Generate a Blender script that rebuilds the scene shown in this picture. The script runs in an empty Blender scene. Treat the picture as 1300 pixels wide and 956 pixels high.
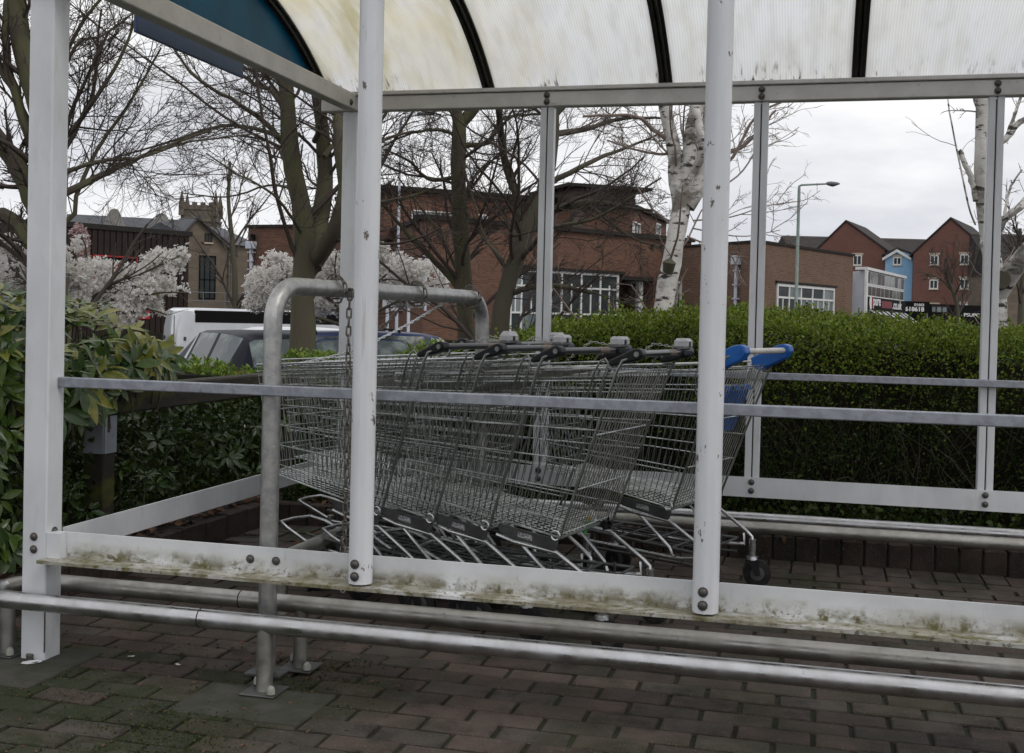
import bpy, bmesh, math, random
import numpy as np
from mathutils import Matrix, Vector
R = math.radians
sc = bpy.context.scene
C = sc.collection
random.seed(7)
NR = np.random.default_rng(11)

# ------------------------------------------------------------------ camera
F_PX, PPX, PPY = 1486.7, 650.0, 433.0
CAM = np.array([2.3312, -3.1983, 1.12]); YAW, PITCH, ROLL = 0.2534, -0.0194, 0.0230
cy_, sy_ = math.cos(YAW), math.sin(YAW)
FWD = np.array([-sy_*math.cos(PITCH), cy_*math.cos(PITCH), math.sin(PITCH)])
r_ = np.array([cy_, sy_, 0.0]); u_ = np.cross(r_, FWD)
RT = r_*math.cos(ROLL) + u_*math.sin(ROLL); UP = -r_*math.sin(ROLL) + u_*math.cos(ROLL)
cam = bpy.data.cameras.new('camera'); camo = bpy.data.objects.new('camera', cam); C.objects.link(camo)
m = Matrix([[RT[i], UP[i], -FWD[i], CAM[i]] for i in range(3)] + [[0, 0, 0, 1]])
camo.matrix_world = m
cam.sensor_width = 36; cam.lens = F_PX/1300*36; cam.shift_y = -45/1300
cam.clip_start = 0.05; cam.clip_end = 5000
sc.camera = camo

# ------------------------------------------------------------------ sky and sun
SUN_DIR = Vector((0.75, -0.35, 0.95)).normalized()
SUN_EL = math.asin(SUN_DIR.z); SUN_AZ = math.atan2(SUN_DIR.x, SUN_DIR.y)
w = bpy.data.worlds.new('World'); sc.world = w; w.use_nodes = True
nt = w.node_tree; nt.nodes.clear()
N = nt.nodes.new; L = nt.links.new
out = N('ShaderNodeOutputWorld'); bg = N('ShaderNodeBackground'); bg.inputs[1].default_value = 0.10
sky = N('ShaderNodeTexSky'); sky.sky_type = 'NISHITA'; sky.sun_disc = False
sky.sun_elevation = SUN_EL; sky.sun_rotation = SUN_AZ; sky.dust_density = 2.0
tc = N('ShaderNodeTexCoord'); mp = N('ShaderNodeMapping'); mp.inputs['Scale'].default_value = (1.0, 1.0, 3.2)
n1 = N('ShaderNodeTexNoise'); n1.inputs['Scale'].default_value = 2.6; n1.inputs['Detail'].default_value = 9; n1.inputs['Roughness'].default_value = 0.56
n2 = N('ShaderNodeTexNoise'); n2.inputs['Scale'].default_value = 1.9; n2.inputs['Detail'].default_value = 8; n2.inputs['Distortion'].default_value = 0.4
L(tc.outputs['Generated'], mp.inputs[0]); L(mp.outputs[0], n1.inputs['Vector']); L(mp.outputs[0], n2.inputs['Vector'])
cr = N('ShaderNodeValToRGB'); cr.color_ramp.elements[0].position = 0.36; cr.color_ramp.elements[0].color = (7.2, 7.4, 8.0, 1)
cr.color_ramp.elements[1].position = 0.57; cr.color_ramp.elements[1].color = (10.6, 10.6, 10.7, 1)
L(n1.outputs['Fac'], cr.inputs[0])
cv = N('ShaderNodeValToRGB'); cv.color_ramp.elements[0].position = 0.30; cv.color_ramp.elements[0].color = (0.55, 0.55, 0.55, 1)
cv.color_ramp.elements[1].position = 0.47; cv.color_ramp.elements[1].color = (1, 1, 1, 1)
L(n2.outputs['Fac'], cv.inputs[0])
mx = N('ShaderNodeMixRGB'); L(cv.outputs[0], mx.inputs[0]); L(sky.outputs[0], mx.inputs[1]); L(cr.outputs[0], mx.inputs[2])
L(mx.outputs[0], bg.inputs[0]); L(bg.outputs[0], out.inputs[0])
sl = bpy.data.lights.new('sun', 'SUN'); so = bpy.data.objects.new('sun', sl); C.objects.link(so)
sl.energy = 0.9; sl.angle = R(22); sl.color = (1, 0.96, 0.9)
so.rotation_euler = SUN_DIR.to_track_quat('Z', 'Y').to_euler(); so.location = (20, -10, 30)
sc.view_settings.view_transform = 'Standard'; sc.view_settings.look = 'None'
sc.view_settings.exposure = -0.05; sc.view_settings.gamma = 1
sc.cycles.max_bounces = 7; sc.cycles.transparent_max_bounces = 12; sc.cycles.use_denoising = True

# ------------------------------------------------------------------ helpers
def ptd(px, py, d):            # point seen at a pixel, d metres in front of the camera
    return Vector(CAM + d*(FWD + RT*(px-PPX)/F_PX - UP*(py-PPY)/F_PX))
def gz(x, y):                  # height of the ground: the land falls away behind the hedge
    t = max(0.0, y-4.2)
    return -min(1.5, 0.075*t)

class MB:
    def __init__(s): s.v = []; s.f = []; s.mi = []; s.M = None; s.k = 0
    def add(s, vs, fs):
        o = len(s.v)
        if s.M is not None: vs = [tuple(s.M @ Vector(p)) for p in vs]
        s.v += [tuple(p) for p in vs]
        for f in fs: s.f.append(tuple(i+o for i in f)); s.mi.append(s.k)
        return s
    def box(s, x0, x1, y0, y1, z0, z1, b=0.0):
        if b <= 0:
            vs = [(x0,y0,z0),(x1,y0,z0),(x1,y1,z0),(x0,y1,z0),(x0,y0,z1),(x1,y0,z1),(x1,y1,z1),(x0,y1,z1)]
            return s.add(vs, [(0,3,2,1),(4,5,6,7),(0,1,5,4),(1,2,6,5),(2,3,7,6),(3,0,4,7)])
        vs = []; idx = {}
        for i, X in enumerate((x0, x1)):
            for j, Y in enumerate((y0, y1)):
                for k, Z in enumerate((z0, z1)):
                    sx = b if i == 0 else -b; sy = b if j == 0 else -b; sz = b if k == 0 else -b
                    for a, q in enumerate(((X, Y+sy, Z+sz), (X+sx, Y, Z+sz), (X+sx, Y+sy, Z))):
                        idx[i, j, k, a] = len(vs); vs.append(q)
        g = idx; fs = []
        for i in (0, 1):
            q = [g[i,0,0,0], g[i,1,0,0], g[i,1,1,0], g[i,0,1,0]]; fs.append(q if i else q[::-1])
            q = [g[0,i,0,1], g[1,i,0,1], g[1,i,1,1], g[0,i,1,1]]; fs.append(q[::-1] if i else q)
            q = [g[0,0,i,2], g[1,0,i,2], g[1,1,i,2], g[0,1,i,2]]; fs.append(q if i else q[::-1])
        for j in (0, 1):
            for k in (0, 1):
                q = [g[0,j,k,1], g[1,j,k,1], g[1,j,k,2], g[0,j,k,2]]; fs.append(q if (j ^ k) == 0 and False else (q if j == k else q[::-1]))
                q = [g[j,0,k,0], g[j,1,k,0], g[j,1,k,2], g[j,0,k,2]]; fs.append(q[::-1] if j == k else q)
                q = [g[j,k,0,0], g[j,k,1,0], g[j,k,1,1], g[j,k,0,1]]; fs.append(q if j == k else q[::-1])
        for i in (0, 1):
            for j in (0, 1):
                for k in (0, 1):
                    q = [g[i,j,k,0], g[i,j,k,1], g[i,j,k,2]]; fs.append(q if (i+j+k) % 2 else q[::-1])
        return s.add(vs, fs)
    def tube(s, pts, r, n=8, cap=True, closed=False):
        P = [Vector(p) for p in pts]; m_ = len(P)
        rr = r if isinstance(r, (list, tuple)) else [r]*m_
        vs = []; fs = []; prev = None
        for i, p in enumerate(P):
            if closed: t = P[(i+1) % m_]-P[i-1]
            else: t = (P[min(i+1, m_-1)]-P[max(i-1, 0)])
            if t.length < 1e-9: t = Vector((0, 0, 1))
            t.normalize()
            if prev is None:
                a = Vector((0, 0, 1)) if abs(t.z) < 0.9 else Vector((1, 0, 0))
                u = t.cross(a).normalized()
            else:
                u = prev - t*prev.dot(t)
                if u.length < 1e-6: u = t.orthogonal()
                u.normalize()
            prev = u; v = t.cross(u)
            for k in range(n):
                a = 2*math.pi*k/n
                vs.append(p + (u*math.cos(a)+v*math.sin(a))*rr[i])
        rings = m_ if closed else m_-1
        for i in range(rings):
            j = (i+1) % m_
            for k in range(n):
                k2 = (k+1) % n
                fs.append((i*n+k, i*n+k2, j*n+k2, j*n+k))
        if cap and not closed:
            fs.append(tuple(range(n))[::-1]); fs.append(tuple((m_-1)*n+k for k in range(n)))
        return s.add(vs, fs)
    def prism(s, poly, axis, a0, a1):      # poly in the two other axes, extruded along axis
        n = len(poly); vs = []
        for a in (a0, a1):
            for p in poly:
                q = list(p); q.insert(axis, a); vs.append(tuple(q))
        fs = [tuple(range(n))[::-1], tuple(range(n, 2*n))]
        for i in range(n):
            j = (i+1) % n; fs.append((i, j, n+j, n+i))
        return s.add(vs, fs)
    def dome(s, c, r, axis, n=10, flat=0.6):   # bolt head: axis = outward Vector
        ax = Vector(axis).normalized(); u = ax.orthogonal().normalized(); v = ax.cross(u); c = Vector(c)
        vs = []; fs = []
        prof = [(1.35, 0.0), (1.35, 0.16), (1.0, 0.2), (0.86, 0.2+flat*0.6), (0.5, 0.2+flat)]
        for (q, h) in prof:
            for k in range(n):
                a = 2*math.pi*k/n; vs.append(c+(u*math.cos(a)+v*math.sin(a))*r*q+ax*h*r)
        for i in range(len(prof)-1):
            for k in range(n):
                k2 = (k+1) % n; fs.append((i*n+k, i*n+k2, (i+1)*n+k2, (i+1)*n+k))
        fs.append(tuple((len(prof)-1)*n+k for k in range(n)))
        return s.add(vs, fs)
    def cyl(s, c0, c1, r, n=16): return s.tube([c0, c1], r, n)
    def quad(s, a, b, c, d): return s.add([a, b, c, d], [(0, 1, 2, 3)])
    def mesh(s, name, mats, smooth=False):
        me = bpy.data.meshes.new(name); me.from_pydata(s.v, [], s.f)
        if not isinstance(mats, (list, tuple)): mats = [mats]
        for q in mats: me.materials.append(q)
        if len(mats) > 1: me.polygons.foreach_set('material_index', s.mi)
        if smooth: me.polygons.foreach_set('use_smooth', [True]*len(me.polygons))
        me.validate(); me.update()
        if len(me.polygons) < 30000:
            bm = bmesh.new(); bm.from_mesh(me); bmesh.ops.recalc_face_normals(bm, faces=bm.faces); bm.to_mesh(me); bm.free()
        return me
    def build(s, name, mats, parent=None, smooth=False, **kw):
        me = s.mesh(name, mats, smooth); o = bpy.data.objects.new(name, me); C.objects.link(o)
        if smooth: autosmooth(me)
        if parent: o.parent = parent
        for k, v in kw.items(): o[k] = v
        return o
def autosmooth(me, ang=40):
    ca = math.cos(R(ang)); ef = {}
    nrm = [p.normal.copy() for p in me.polygons]
    for p in me.polygons:
        for e in p.edge_keys: ef.setdefault(e, []).append(p.index)
    att = me.attributes.get('sharp_edge') or me.attributes.new('sharp_edge', 'BOOLEAN', 'EDGE')
    vals = [False]*len(me.edges)
    for i, e in enumerate(me.edges):
        fl = ef.get(tuple(sorted(e.vertices)), [])
        if len(fl) == 2 and nrm[fl[0]].dot(nrm[fl[1]]) < ca: vals[i] = True
    att.data.foreach_set('value', vals)
def tag(o, label=None, cat=None, group=None, kind=None):
    if label: o['label'] = label
    if cat: o['category'] = cat
    if group: o['group'] = group
    if kind: o['kind'] = kind
    return o
def thing(name, label, cat, loc=(0, 0, 0), rz=0, group=None):
    o = bpy.data.objects.new(name, None); C.objects.link(o); o.location = loc; o.rotation_euler = (0, 0, rz)
    o.empty_display_size = 0.2
    return tag(o, label, cat, group)
def inst(name, me, parent=None, loc=(0, 0, 0), rot=(0, 0, 0), scale=(1, 1, 1)):
    o = bpy.data.objects.new(name, me); C.objects.link(o); o.parent = parent
    o.location = loc; o.rotation_euler = rot; o.scale = scale
    return o
def children(o): return [c for c in C.objects if c.parent == o]
def copy_tree(o, parent=None):
    c = o.copy(); C.objects.link(c); c.parent = parent
    for ch in list(o.children): copy_tree(ch, c)
    return c
def npmesh(name, V, Fq, mats, mi=None, smooth=False):       # V (n,3), Fq (m,4) or (m,3)
    me = bpy.data.meshes.new(name); k = Fq.shape[1]
    me.vertices.add(len(V)); me.vertices.foreach_set('co', V.astype(np.float32).ravel())
    me.loops.add(Fq.size); me.loops.foreach_set('vertex_index', Fq.astype(np.int32).ravel())
    me.polygons.add(len(Fq)); me.polygons.foreach_set('loop_start', (np.arange(len(Fq))*k).astype(np.int32))
    me.polygons.foreach_set('loop_total', np.full(len(Fq), k, np.int32))
    for q in (mats if isinstance(mats, (list, tuple)) else [mats]): me.materials.append(q)
    if mi is not None: me.polygons.foreach_set('material_index', mi.astype(np.int32))
    if smooth: me.polygons.foreach_set('use_smooth', np.ones(len(Fq), bool))
    me.update(calc_edges=True)
    return me

# ------------------------------------------------------------------ materials
def mat(name, col, rough=0.6, metal=0.0, col2=None, scale=6.0, stretch=(1, 1, 1), lo=0.4, hi=0.62, bump=0.0, bscale=40,
        spec=0.5, detail=6, island=None, trans=0.0, coat=0.0, stain=None, brick=None, emit=None, alpha=None, rough2=None, coord='Object', vary=0.0):
    ma = bpy.data.materials.new(name); ma.use_nodes = True; t = ma.node_tree; n = t.nodes; l = t.links
    b = n['Principled BSDF']; b.inputs['Roughness'].default_value = rough; b.inputs['Metallic'].default_value = metal
    b.inputs['Specular IOR Level'].default_value = spec
    if coat: b.inputs['Coat Weight'].default_value = coat; b.inputs['Coat Roughness'].default_value = 0.08
    tcn = n.new('ShaderNodeTexCoord'); mpn = n.new('ShaderNodeMapping'); mpn.inputs['Scale'].default_value = stretch
    if coord == 'World':
        gp = n.new('ShaderNodeNewGeometry'); csock = gp.outputs['Position']
    else: csock = tcn.outputs[coord]
    l.new(csock, mpn.inputs[0])
    cur = None
    def rgb(c):
        q = n.new('ShaderNodeRGB'); q.outputs[0].default_value = (*c, 1); return q.outputs[0]
    cur = rgb(col)
    def noise(sc_, det=6, ro=0.6, vec=None):
        q = n.new('ShaderNodeTexNoise'); q.inputs['Scale'].default_value = sc_; q.inputs['Detail'].default_value = det
        q.inputs['Roughness'].default_value = ro; l.new(vec or mpn.outputs[0], q.inputs['Vector']); return q.outputs['Fac']
    def ramp(fac, a, b_, inv=False):
        q = n.new('ShaderNodeMapRange'); q.inputs[1].default_value = a; q.inputs[2].default_value = b_
        if inv: q.inputs[3].default_value = 1; q.inputs[4].default_value = 0
        l.new(fac, q.inputs[0]); return q.outputs[0]
    def mix(f, a, b_, mode='MIX'):
        q = n.new('ShaderNodeMixRGB'); q.blend_type = mode
        if isinstance(f, (int, float)): q.inputs[0].default_value = f
        else: l.new(f, q.inputs[0])
        l.new(a, q.inputs[1]); l.new(b_, q.inputs[2]); return q.outputs[0]
    def mul(a, b_):
        q = n.new('ShaderNodeMath'); q.operation = 'MULTIPLY'; l.new(a, q.inputs[0])
        if isinstance(b_, (int, float)): q.inputs[1].default_value = b_
        else: l.new(b_, q.inputs[1])
        return q.outputs[0]
    if brick:          # (width, height, mortar size, mortar colour, second brick colour)
        q = n.new('ShaderNodeTexBrick'); q.inputs['Scale'].default_value = 1
        q.inputs['Brick Width'].default_value = brick[0]; q.inputs['Row Height'].default_value = brick[1]
        q.inputs['Mortar Size'].default_value = brick[2]; q.inputs['Color1'].default_value = (*col, 1)
        q.inputs['Color2'].default_value = (*brick[4], 1); q.inputs['Mortar'].default_value = (*brick[3], 1)
        uvn = n.new('ShaderNodeUVMap'); l.new(uvn.outputs[0], q.inputs['Vector'])
        cur = q.outputs[0]
    if col2: cur = mix(ramp(noise(scale, detail), lo, hi), cur, rgb(col2))
    if island:         # list of (colour, position) picked per leaf / per piece
        g = n.new('ShaderNodeNewGeometry'); q = n.new('ShaderNodeValToRGB'); e = q.color_ramp.elements
        while len(e) < len(island): e.new(0.5)
        for i, (c, p) in enumerate(island): e[i].position = p; e[i].color = (*c, 1)
        l.new(g.outputs['Random Per Island'], q.inputs[0]); cur = q.outputs[0]
    if vary:           # tone differs from piece to piece
        oi = n.new('ShaderNodeObjectInfo'); hv = n.new('ShaderNodeHueSaturation'); mr = n.new('ShaderNodeMapRange'); mr.inputs[3].default_value = 1-vary; mr.inputs[4].default_value = 1+vary
        l.new(oi.outputs['Random'], mr.inputs[0]); l.new(mr.outputs[0], hv.inputs['Value']); l.new(cur, hv.inputs['Color']); cur = hv.outputs[0]
    if stain:          # list of dict(col, scale, lo, hi, z=(z0,z1) fades upward, stretch)
        for s_ in stain:
            m2 = n.new('ShaderNodeMapping'); m2.inputs['Scale'].default_value = s_.get('stretch', (1, 1, 1)); l.new(csock if coord == 'World' else tcn.outputs['Object'], m2.inputs[0])
            f = ramp(noise(s_['scale'], 8, 0.65, m2.outputs[0]), s_['lo'], s_['hi'])
            if 'z' in s_:
                sp = n.new('ShaderNodeSeparateXYZ'); l.new(tcn.outputs['Object'], sp.inputs[0])
                f = mul(f, ramp(sp.outputs[2], s_['z'][0], s_['z'][1], True))
            if 'amt' in s_: f = mul(f, s_['amt'])
            cur = mix(f, cur, rgb(s_['col']))
    l.new(cur, b.inputs['Base Color'])
    if rough2 is not None:
        q = n.new('ShaderNodeMapRange'); q.inputs[1].default_value = 0.35; q.inputs[2].default_value = 0.65
        q.inputs[3].default_value = rough; q.inputs[4].default_value = rough2; l.new(noise(scale*1.7, 5), q.inputs[0]); l.new(q.outputs[0], b.inputs['Roughness'])
    if bump:
        bn = n.new('ShaderNodeBump'); bn.inputs['Strength'].default_value = bump; bn.inputs['Distance'].default_value = 0.01
        l.new(noise(bscale, 6), bn.inputs['Height']); l.new(bn.outputs[0], b.inputs['Normal'])
    if trans:
        tr = n.new('ShaderNodeBsdfTranslucent'); l.new(cur, tr.inputs[0]); ms = n.new('ShaderNodeMixShader'); ms.inputs[0].default_value = trans
        l.new(b.outputs[0], ms.inputs[1]); l.new(tr.outputs[0], ms.inputs[2]); l.new(ms.outputs[0], n['Material Output'].inputs[0])
    return ma
ALG = (0.13, 0.115, 0.05)
M = {}
M['paint'] = mat('white_paint', (0.66, 0.672, 0.695), 0.42, col2=(0.56, 0.572, 0.595), scale=5, stretch=(1, 1, .4), bump=.03, bscale=25, coat=.15,
    stain=[dict(col=(0.22, 0.2, 0.17), scale=60, lo=.70, hi=.75, amt=.8), dict(col=(0.36, 0.35, 0.31), scale=9, lo=.55, hi=.8, amt=.5, stretch=(2, 2, .5))])
M['paint_chip'] = mat('white_paint_chipped', (0.68, 0.69, 0.712), 0.4, col2=(0.58, 0.59, 0.62), scale=7, stretch=(1, 1, .2), coat=.15,
    stain=[dict(col=(0.12, 0.1, 0.09), scale=22, lo=.635, hi=.650, stretch=(1, 1, .55)), dict(col=(0.30, 0.24, 0.18), scale=14, lo=.62, hi=.72, stretch=(3, 3, .15), amt=.5), dict(col=(0.42, 0.4, 0.36), scale=12, lo=.58, hi=.8, amt=.5, stretch=(2, 2, .3))])
M['paint_rail'] = mat('white_paint_with_algae', (0.66, 0.67, 0.68), 0.5, col2=(0.54, 0.55, 0.56), scale=4, bump=.05, bscale=30,
    stain=[dict(col=(0.30, 0.28, 0.19), scale=4, lo=.40, hi=.60, z=(.335, .388), stretch=(1.2, 1, 1.6), amt=.8), dict(col=(0.14, 0.125, 0.06), scale=13, lo=.44, hi=.58, z=(.343, .377), stretch=(.8, 1, 1.5), amt=.85), dict(col=(0.20, 0.175, 0.115), scale=11, lo=.40, hi=.62, z=(.3325, .3365), stretch=(.6, 2, 1), amt=.7), dict(col=(0.13, 0.115, 0.045), scale=24, lo=.53, hi=.62, z=(.340, .382), stretch=(1.0, 1, .9)),
           dict(col=(0.06, 0.05, 0.03), scale=60, lo=.56, hi=.62, z=(.335, .37), amt=.8), dict(col=(0.3, 0.28, 0.2), scale=30, lo=.6, hi=.68, z=(.36, .41), stretch=(1.5, 1, .3), amt=.7)])
M['paint_beam'] = mat('grey_white_beam_paint', (0.62, 0.605, 0.58), 0.5, col2=(0.53, 0.515, 0.49), scale=7, bump=.04,
    stain=[dict(col=(0.16, 0.14, 0.11), scale=22, lo=.62, hi=.75, amt=.7, stretch=(1, 1, 2)), dict(col=(0.05, 0.045, 0.04), scale=70, lo=.70, hi=.74)])
M['groove'] = mat('dark_groove', (0.05, 0.05, 0.05), 0.7)
M['galv'] = mat('galvanised_steel', (0.36, 0.38, 0.42), 0.42, 0.75, col2=(0.28, 0.295, 0.33), scale=38, lo=.42, hi=.6, bump=.05, bscale=60, rough2=.55,
    stain=[dict(col=(0.12, 0.12, 0.13), scale=14, lo=.62, hi=.72, amt=.6)])
M['steel'] = mat('worn_steel_tube', (0.55, 0.55, 0.565), 0.22, 0.97, col2=(0.44, 0.435, 0.43), scale=9, bump=.03, bscale=80, rough2=.5,
    stain=[dict(col=(0.13, 0.11, 0.09), scale=30, lo=.66, hi=.74, amt=.5), dict(col=(0.12, 0.14, 0.05), scale=5, lo=.66, hi=.78, amt=.4)])
M['steel_dull'] = mat('dull_steel_tube', (0.42, 0.41, 0.385), 0.32, 0.9, col2=(0.32, 0.31, 0.28), scale=12, bump=.06, bscale=90, rough2=.6,
    stain=[dict(col=(0.08, 0.07, 0.05), scale=34, lo=.64, hi=.74, amt=.5), dict(col=(0.12, 0.14, 0.05), scale=7, lo=.58, hi=.75, amt=.6)])
M['hoop'] = mat('hoop_steel', (0.46, 0.455, 0.44), 0.34, 0.8, col2=(0.34, 0.34, 0.34), scale=30, bump=.05, bscale=120, rough2=.5,
    stain=[dict(col=(0.62, 0.62, 0.6), scale=70, lo=.60, hi=.66, amt=.6), dict(col=(0.2, 0.18, 0.15), scale=18, lo=.62, hi=.75, amt=.6)])
M['bolt'] = mat('dark_bolt', (0.075, 0.075, 0.08), 0.5, 0.4, col2=(0.10, 0.085, 0.07), scale=60)
M['nut'] = mat('pale_nut_cap', (0.34, 0.34, 0.32), 0.7, col2=(.24, .24, .2), scale=30)
M['zinc'] = mat('zinc_wire', (0.68, 0.71, 0.70), 0.26, 0.95, col2=(0.38, 0.40, 0.39), scale=12, rough2=.5)
M['zinc_upright'] = mat('zinc_upright_wire', (0.27, 0.285, 0.265), 0.32, 0.85, col2=(0.15, 0.155, 0.145), scale=10, rough2=.5)  # darker copy of the zinc: uprights' shade beside top-lit level wires, put into colour
M['zinc_gate'] = mat('zinc_gate_wire', (0.36, 0.36, 0.33), 0.36, 0.8, col2=(0.22, 0.22, 0.20), scale=10, rough2=.5)
M['zinc_dark'] = mat('zinc_plate', (0.11, 0.115, 0.11), 0.45, 0.6, col2=(0.065, 0.068, 0.065), scale=14, bump=.05)
M['chrome'] = mat('chrome_rod', (0.60, 0.61, 0.62), 0.22, 0.95, col2=(0.45, 0.45, 0.45), scale=20, rough2=.38)
M['rubber'] = mat('black_rubber', (0.012, 0.012, 0.013), 0.7, col2=(0.03, 0.028, 0.025), scale=20, spec=.2)
M['blackplastic'] = mat('black_plastic', (0.010, 0.010, 0.012), 0.4, col2=(0.018, 0.018, 0.02), scale=20, spec=.25)
M['greyplastic'] = mat('grey_plastic', (0.48, 0.48, 0.49), 0.4, col2=(0.38, 0.38, 0.39), scale=14)
M['blueplastic'] = mat('blue_plastic', (0.006, 0.12, 0.45), 0.4, col2=(0.005, 0.09, 0.36), scale=12)
M['handlewhite'] = mat('pale_handle', (0.6, 0.58, 0.55), 0.35, col2=(0.5, 0.48, 0.45), scale=20)
M['handleblack'] = mat('dark_handle', (0.018, 0.018, 0.02), 0.3, 0.0, col2=(0.03, 0.03, 0.03), scale=8, coat=.3, spec=.4)
M['orange'] = mat('worn_print', (0.16, 0.12, 0.09), 0.5)
M['label'] = mat('pale_label', (0.4, 0.4, 0.42), 0.5, col2=(0.12, 0.12, 0.13), scale=90, lo=.5, hi=.55)
M['rust'] = mat('rusty_chain', (0.11, 0.085, 0.065), 0.55, 0.6, col2=(0.2, 0.19, 0.18), scale=50)
M['asphalt'] = mat('asphalt', (0.05, 0.05, 0.052), 0.85, col2=(0.07, 0.068, 0.065), scale=3, bump=.3, bscale=120)
M['soil'] = mat('soil', (0.022, 0.016, 0.011), 0.95, col2=(0.02, 0.016, 0.012), scale=20, bump=.8, bscale=30)
M['joint'] = mat('mossy_joint', (0.018, 0.016, 0.011), 0.95, col2=(0.022, 0.030, 0.008), scale=6, bump=.6, bscale=90)
def brickmat(nm, a, b_, c):
    return mat(nm, a, 0.85, col2=b_, scale=9, bump=.5, bscale=160, coord='World', vary=.22, spec=.3,
        stain=[dict(col=c, scale=1.6, lo=.46, hi=.60, amt=.8), dict(col=(0.012, 0.010, 0.008), scale=4.5, lo=.55, hi=.68, amt=.6), dict(col=(0.24, 0.21, 0.19), scale=170, lo=.60, hi=.66, amt=.6), dict(col=(0.015, 0.012, 0.01), scale=120, lo=.62, hi=.7, amt=.6)])
M['pave'] = [brickmat('paving_brick_brown', (0.085, 0.064, 0.053), (0.060, 0.047, 0.039), (0.026, 0.028, 0.012)),
             brickmat('paving_brick_red', (0.084, 0.062, 0.052), (0.060, 0.046, 0.038), (0.028, 0.023, 0.016)),
             brickmat('paving_brick_grey', (0.074, 0.062, 0.052), (0.052, 0.045, 0.038), (0.024, 0.027, 0.012))]
M['mossbrick'] = brickmat('mossy_paving_brick', (0.05, 0.045, 0.034), (0.024, 0.028, 0.010), (0.018, 0.026, 0.007))
M['kerb'] = brickmat('kerb_brick', (0.06, 0.04, 0.033), (0.04, 0.028, 0.024), (0.022, 0.02, 0.014))
M['concrete'] = mat('mossy_concrete', (0.05, 0.048, 0.040), 0.9, col2=(0.022, 0.026, 0.012), scale=7, bump=.4, bscale=60)
M['timber'] = mat('mossy_timber', (0.028, 0.025, 0.018), 0.9, col2=(0.085, 0.085, 0.016), scale=9, lo=.5, hi=.66, stretch=(1, .4, 1), bump=.5, bscale=40)
M['bracket'] = mat('grey_bracket', (0.3, 0.33, 0.37), 0.6, col2=(0.24, 0.26, 0.29), scale=15)
M['bark'] = mat('bark', (0.082, 0.068, 0.048), 0.9, col2=(0.088, 0.088, 0.042), scale=3.2, stretch=(2, 2, .6), bump=.8, bscale=18, lo=.45, hi=.6)
M['bark_dark'] = mat('dark_bark', (0.070, 0.061, 0.046), 0.9, col2=(0.072, 0.068, 0.04), scale=3, stretch=(2, 2, .6), bump=.7, bscale=20)
M['twig'] = mat('twig_bark', (0.055, 0.042, 0.034), 0.85)
M['birch'] = mat('birch_bark', (0.62, 0.60, 0.56), 0.7, col2=(0.42, 0.40, 0.37), scale=6, bump=.4, bscale=30,
    stain=[dict(col=(0.03, 0.027, 0.023), scale=8, lo=.555, hi=.60, stretch=(.8, .8, 2.4)), dict(col=(0.10, 0.085, 0.065), scale=2.4, lo=.52, hi=.60, stretch=(1, 1, 1.4), amt=.85)])
M['birch_twig'] = mat('birch_twig', (0.16, 0.12, 0.10), 0.8, col2=(0.26, 0.21, 0.18), scale=5)
def leafm(nm, cols, rough=.5, trans=.25, spec=.25):
    return mat(nm, cols[0], rough, island=[(c, i/len(cols)) for i, c in enumerate(cols)], trans=trans, spec=spec)
M['leaf_hedge'] = leafm('hedge_leaf', [(0.09, 0.15, 0.012), (0.16, 0.24, 0.018), (0.035, 0.07, 0.008), (0.22, 0.28, 0.025), (0.06, 0.11, 0.012), (0.17, 0.19, 0.03)])
M['leaf_under'] = leafm('hedge_shaded_leaf', [(0.022, 0.045, 0.007), (0.034, 0.06, 0.009), (0.014, 0.028, 0.005), (0.05, 0.075, 0.014)])  # darker greens than hedge_leaf, shade low down and inside put into the colour
M['leaf_sprig'] = leafm('sprig_leaf', [(0.10, 0.19, 0.02), (0.17, 0.26, 0.035), (0.06, 0.12, 0.012), (0.22, 0.30, 0.05)])
M['leaf_aucuba'] = mat('laurel_leaf', (0.05, 0.10, 0.014), 0.22, col2=(0.075, 0.12, 0.02), scale=25, trans=.15, stain=[dict(col=(0.30, 0.30, 0.06), scale=45, lo=.60, hi=.66, amt=.8)])
M['leaf_aucuba_y'] = mat('yellow_laurel_leaf', (0.14, 0.17, 0.02), 0.25, col2=(0.28, 0.26, 0.05), scale=18, trans=.15)
M['leaf_aucuba_d'] = mat('dark_laurel_leaf', (0.028, 0.06, 0.012), 0.25, col2=(0.045, 0.085, 0.02), scale=20, trans=.1)
M['leaf_litter'] = leafm('dead_leaf', [(0.10, 0.05, 0.025), (0.16, 0.08, 0.045), (0.06, 0.035, 0.02), (0.13, 0.075, 0.05)], .8, .05)
M['petal'] = leafm('blossom', [(0.93, 0.92, 0.91), (0.84, 0.82, 0.80), (0.92, 0.91, 0.90), (0.72, 0.70, 0.62), (0.88, 0.85, 0.84)], .7, .5, .2)
M['petal_pink'] = leafm('pink_blossom', [(0.50, 0.36, 0.37), (0.40, 0.27, 0.27), (0.6, 0.45, 0.45)], .7, .3, .2)
M['leaf_young'] = leafm('young_leaf', [(0.16, 0.15, 0.04), (0.10, 0.12, 0.03)], .6, .3)
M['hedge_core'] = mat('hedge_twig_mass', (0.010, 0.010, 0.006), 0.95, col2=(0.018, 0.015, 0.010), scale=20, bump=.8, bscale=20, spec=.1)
M['rib'] = mat('dark_roof_rib', (0.022, 0.021, 0.018), 0.6, col2=(0.035, 0.032, 0.026), scale=12)
M['bluepanel'] = mat('blue_end_panel', (0.006, 0.19, 0.31), 0.35, col2=(0.005, 0.15, 0.26), scale=4, stretch=(1, 2, .5), trans=.6)
M['bluesign'] = mat('blue_sign_board', (0.010, 0.05, 0.15), 0.4, col2=(0.008, 0.04, 0.12), scale=4)
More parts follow.
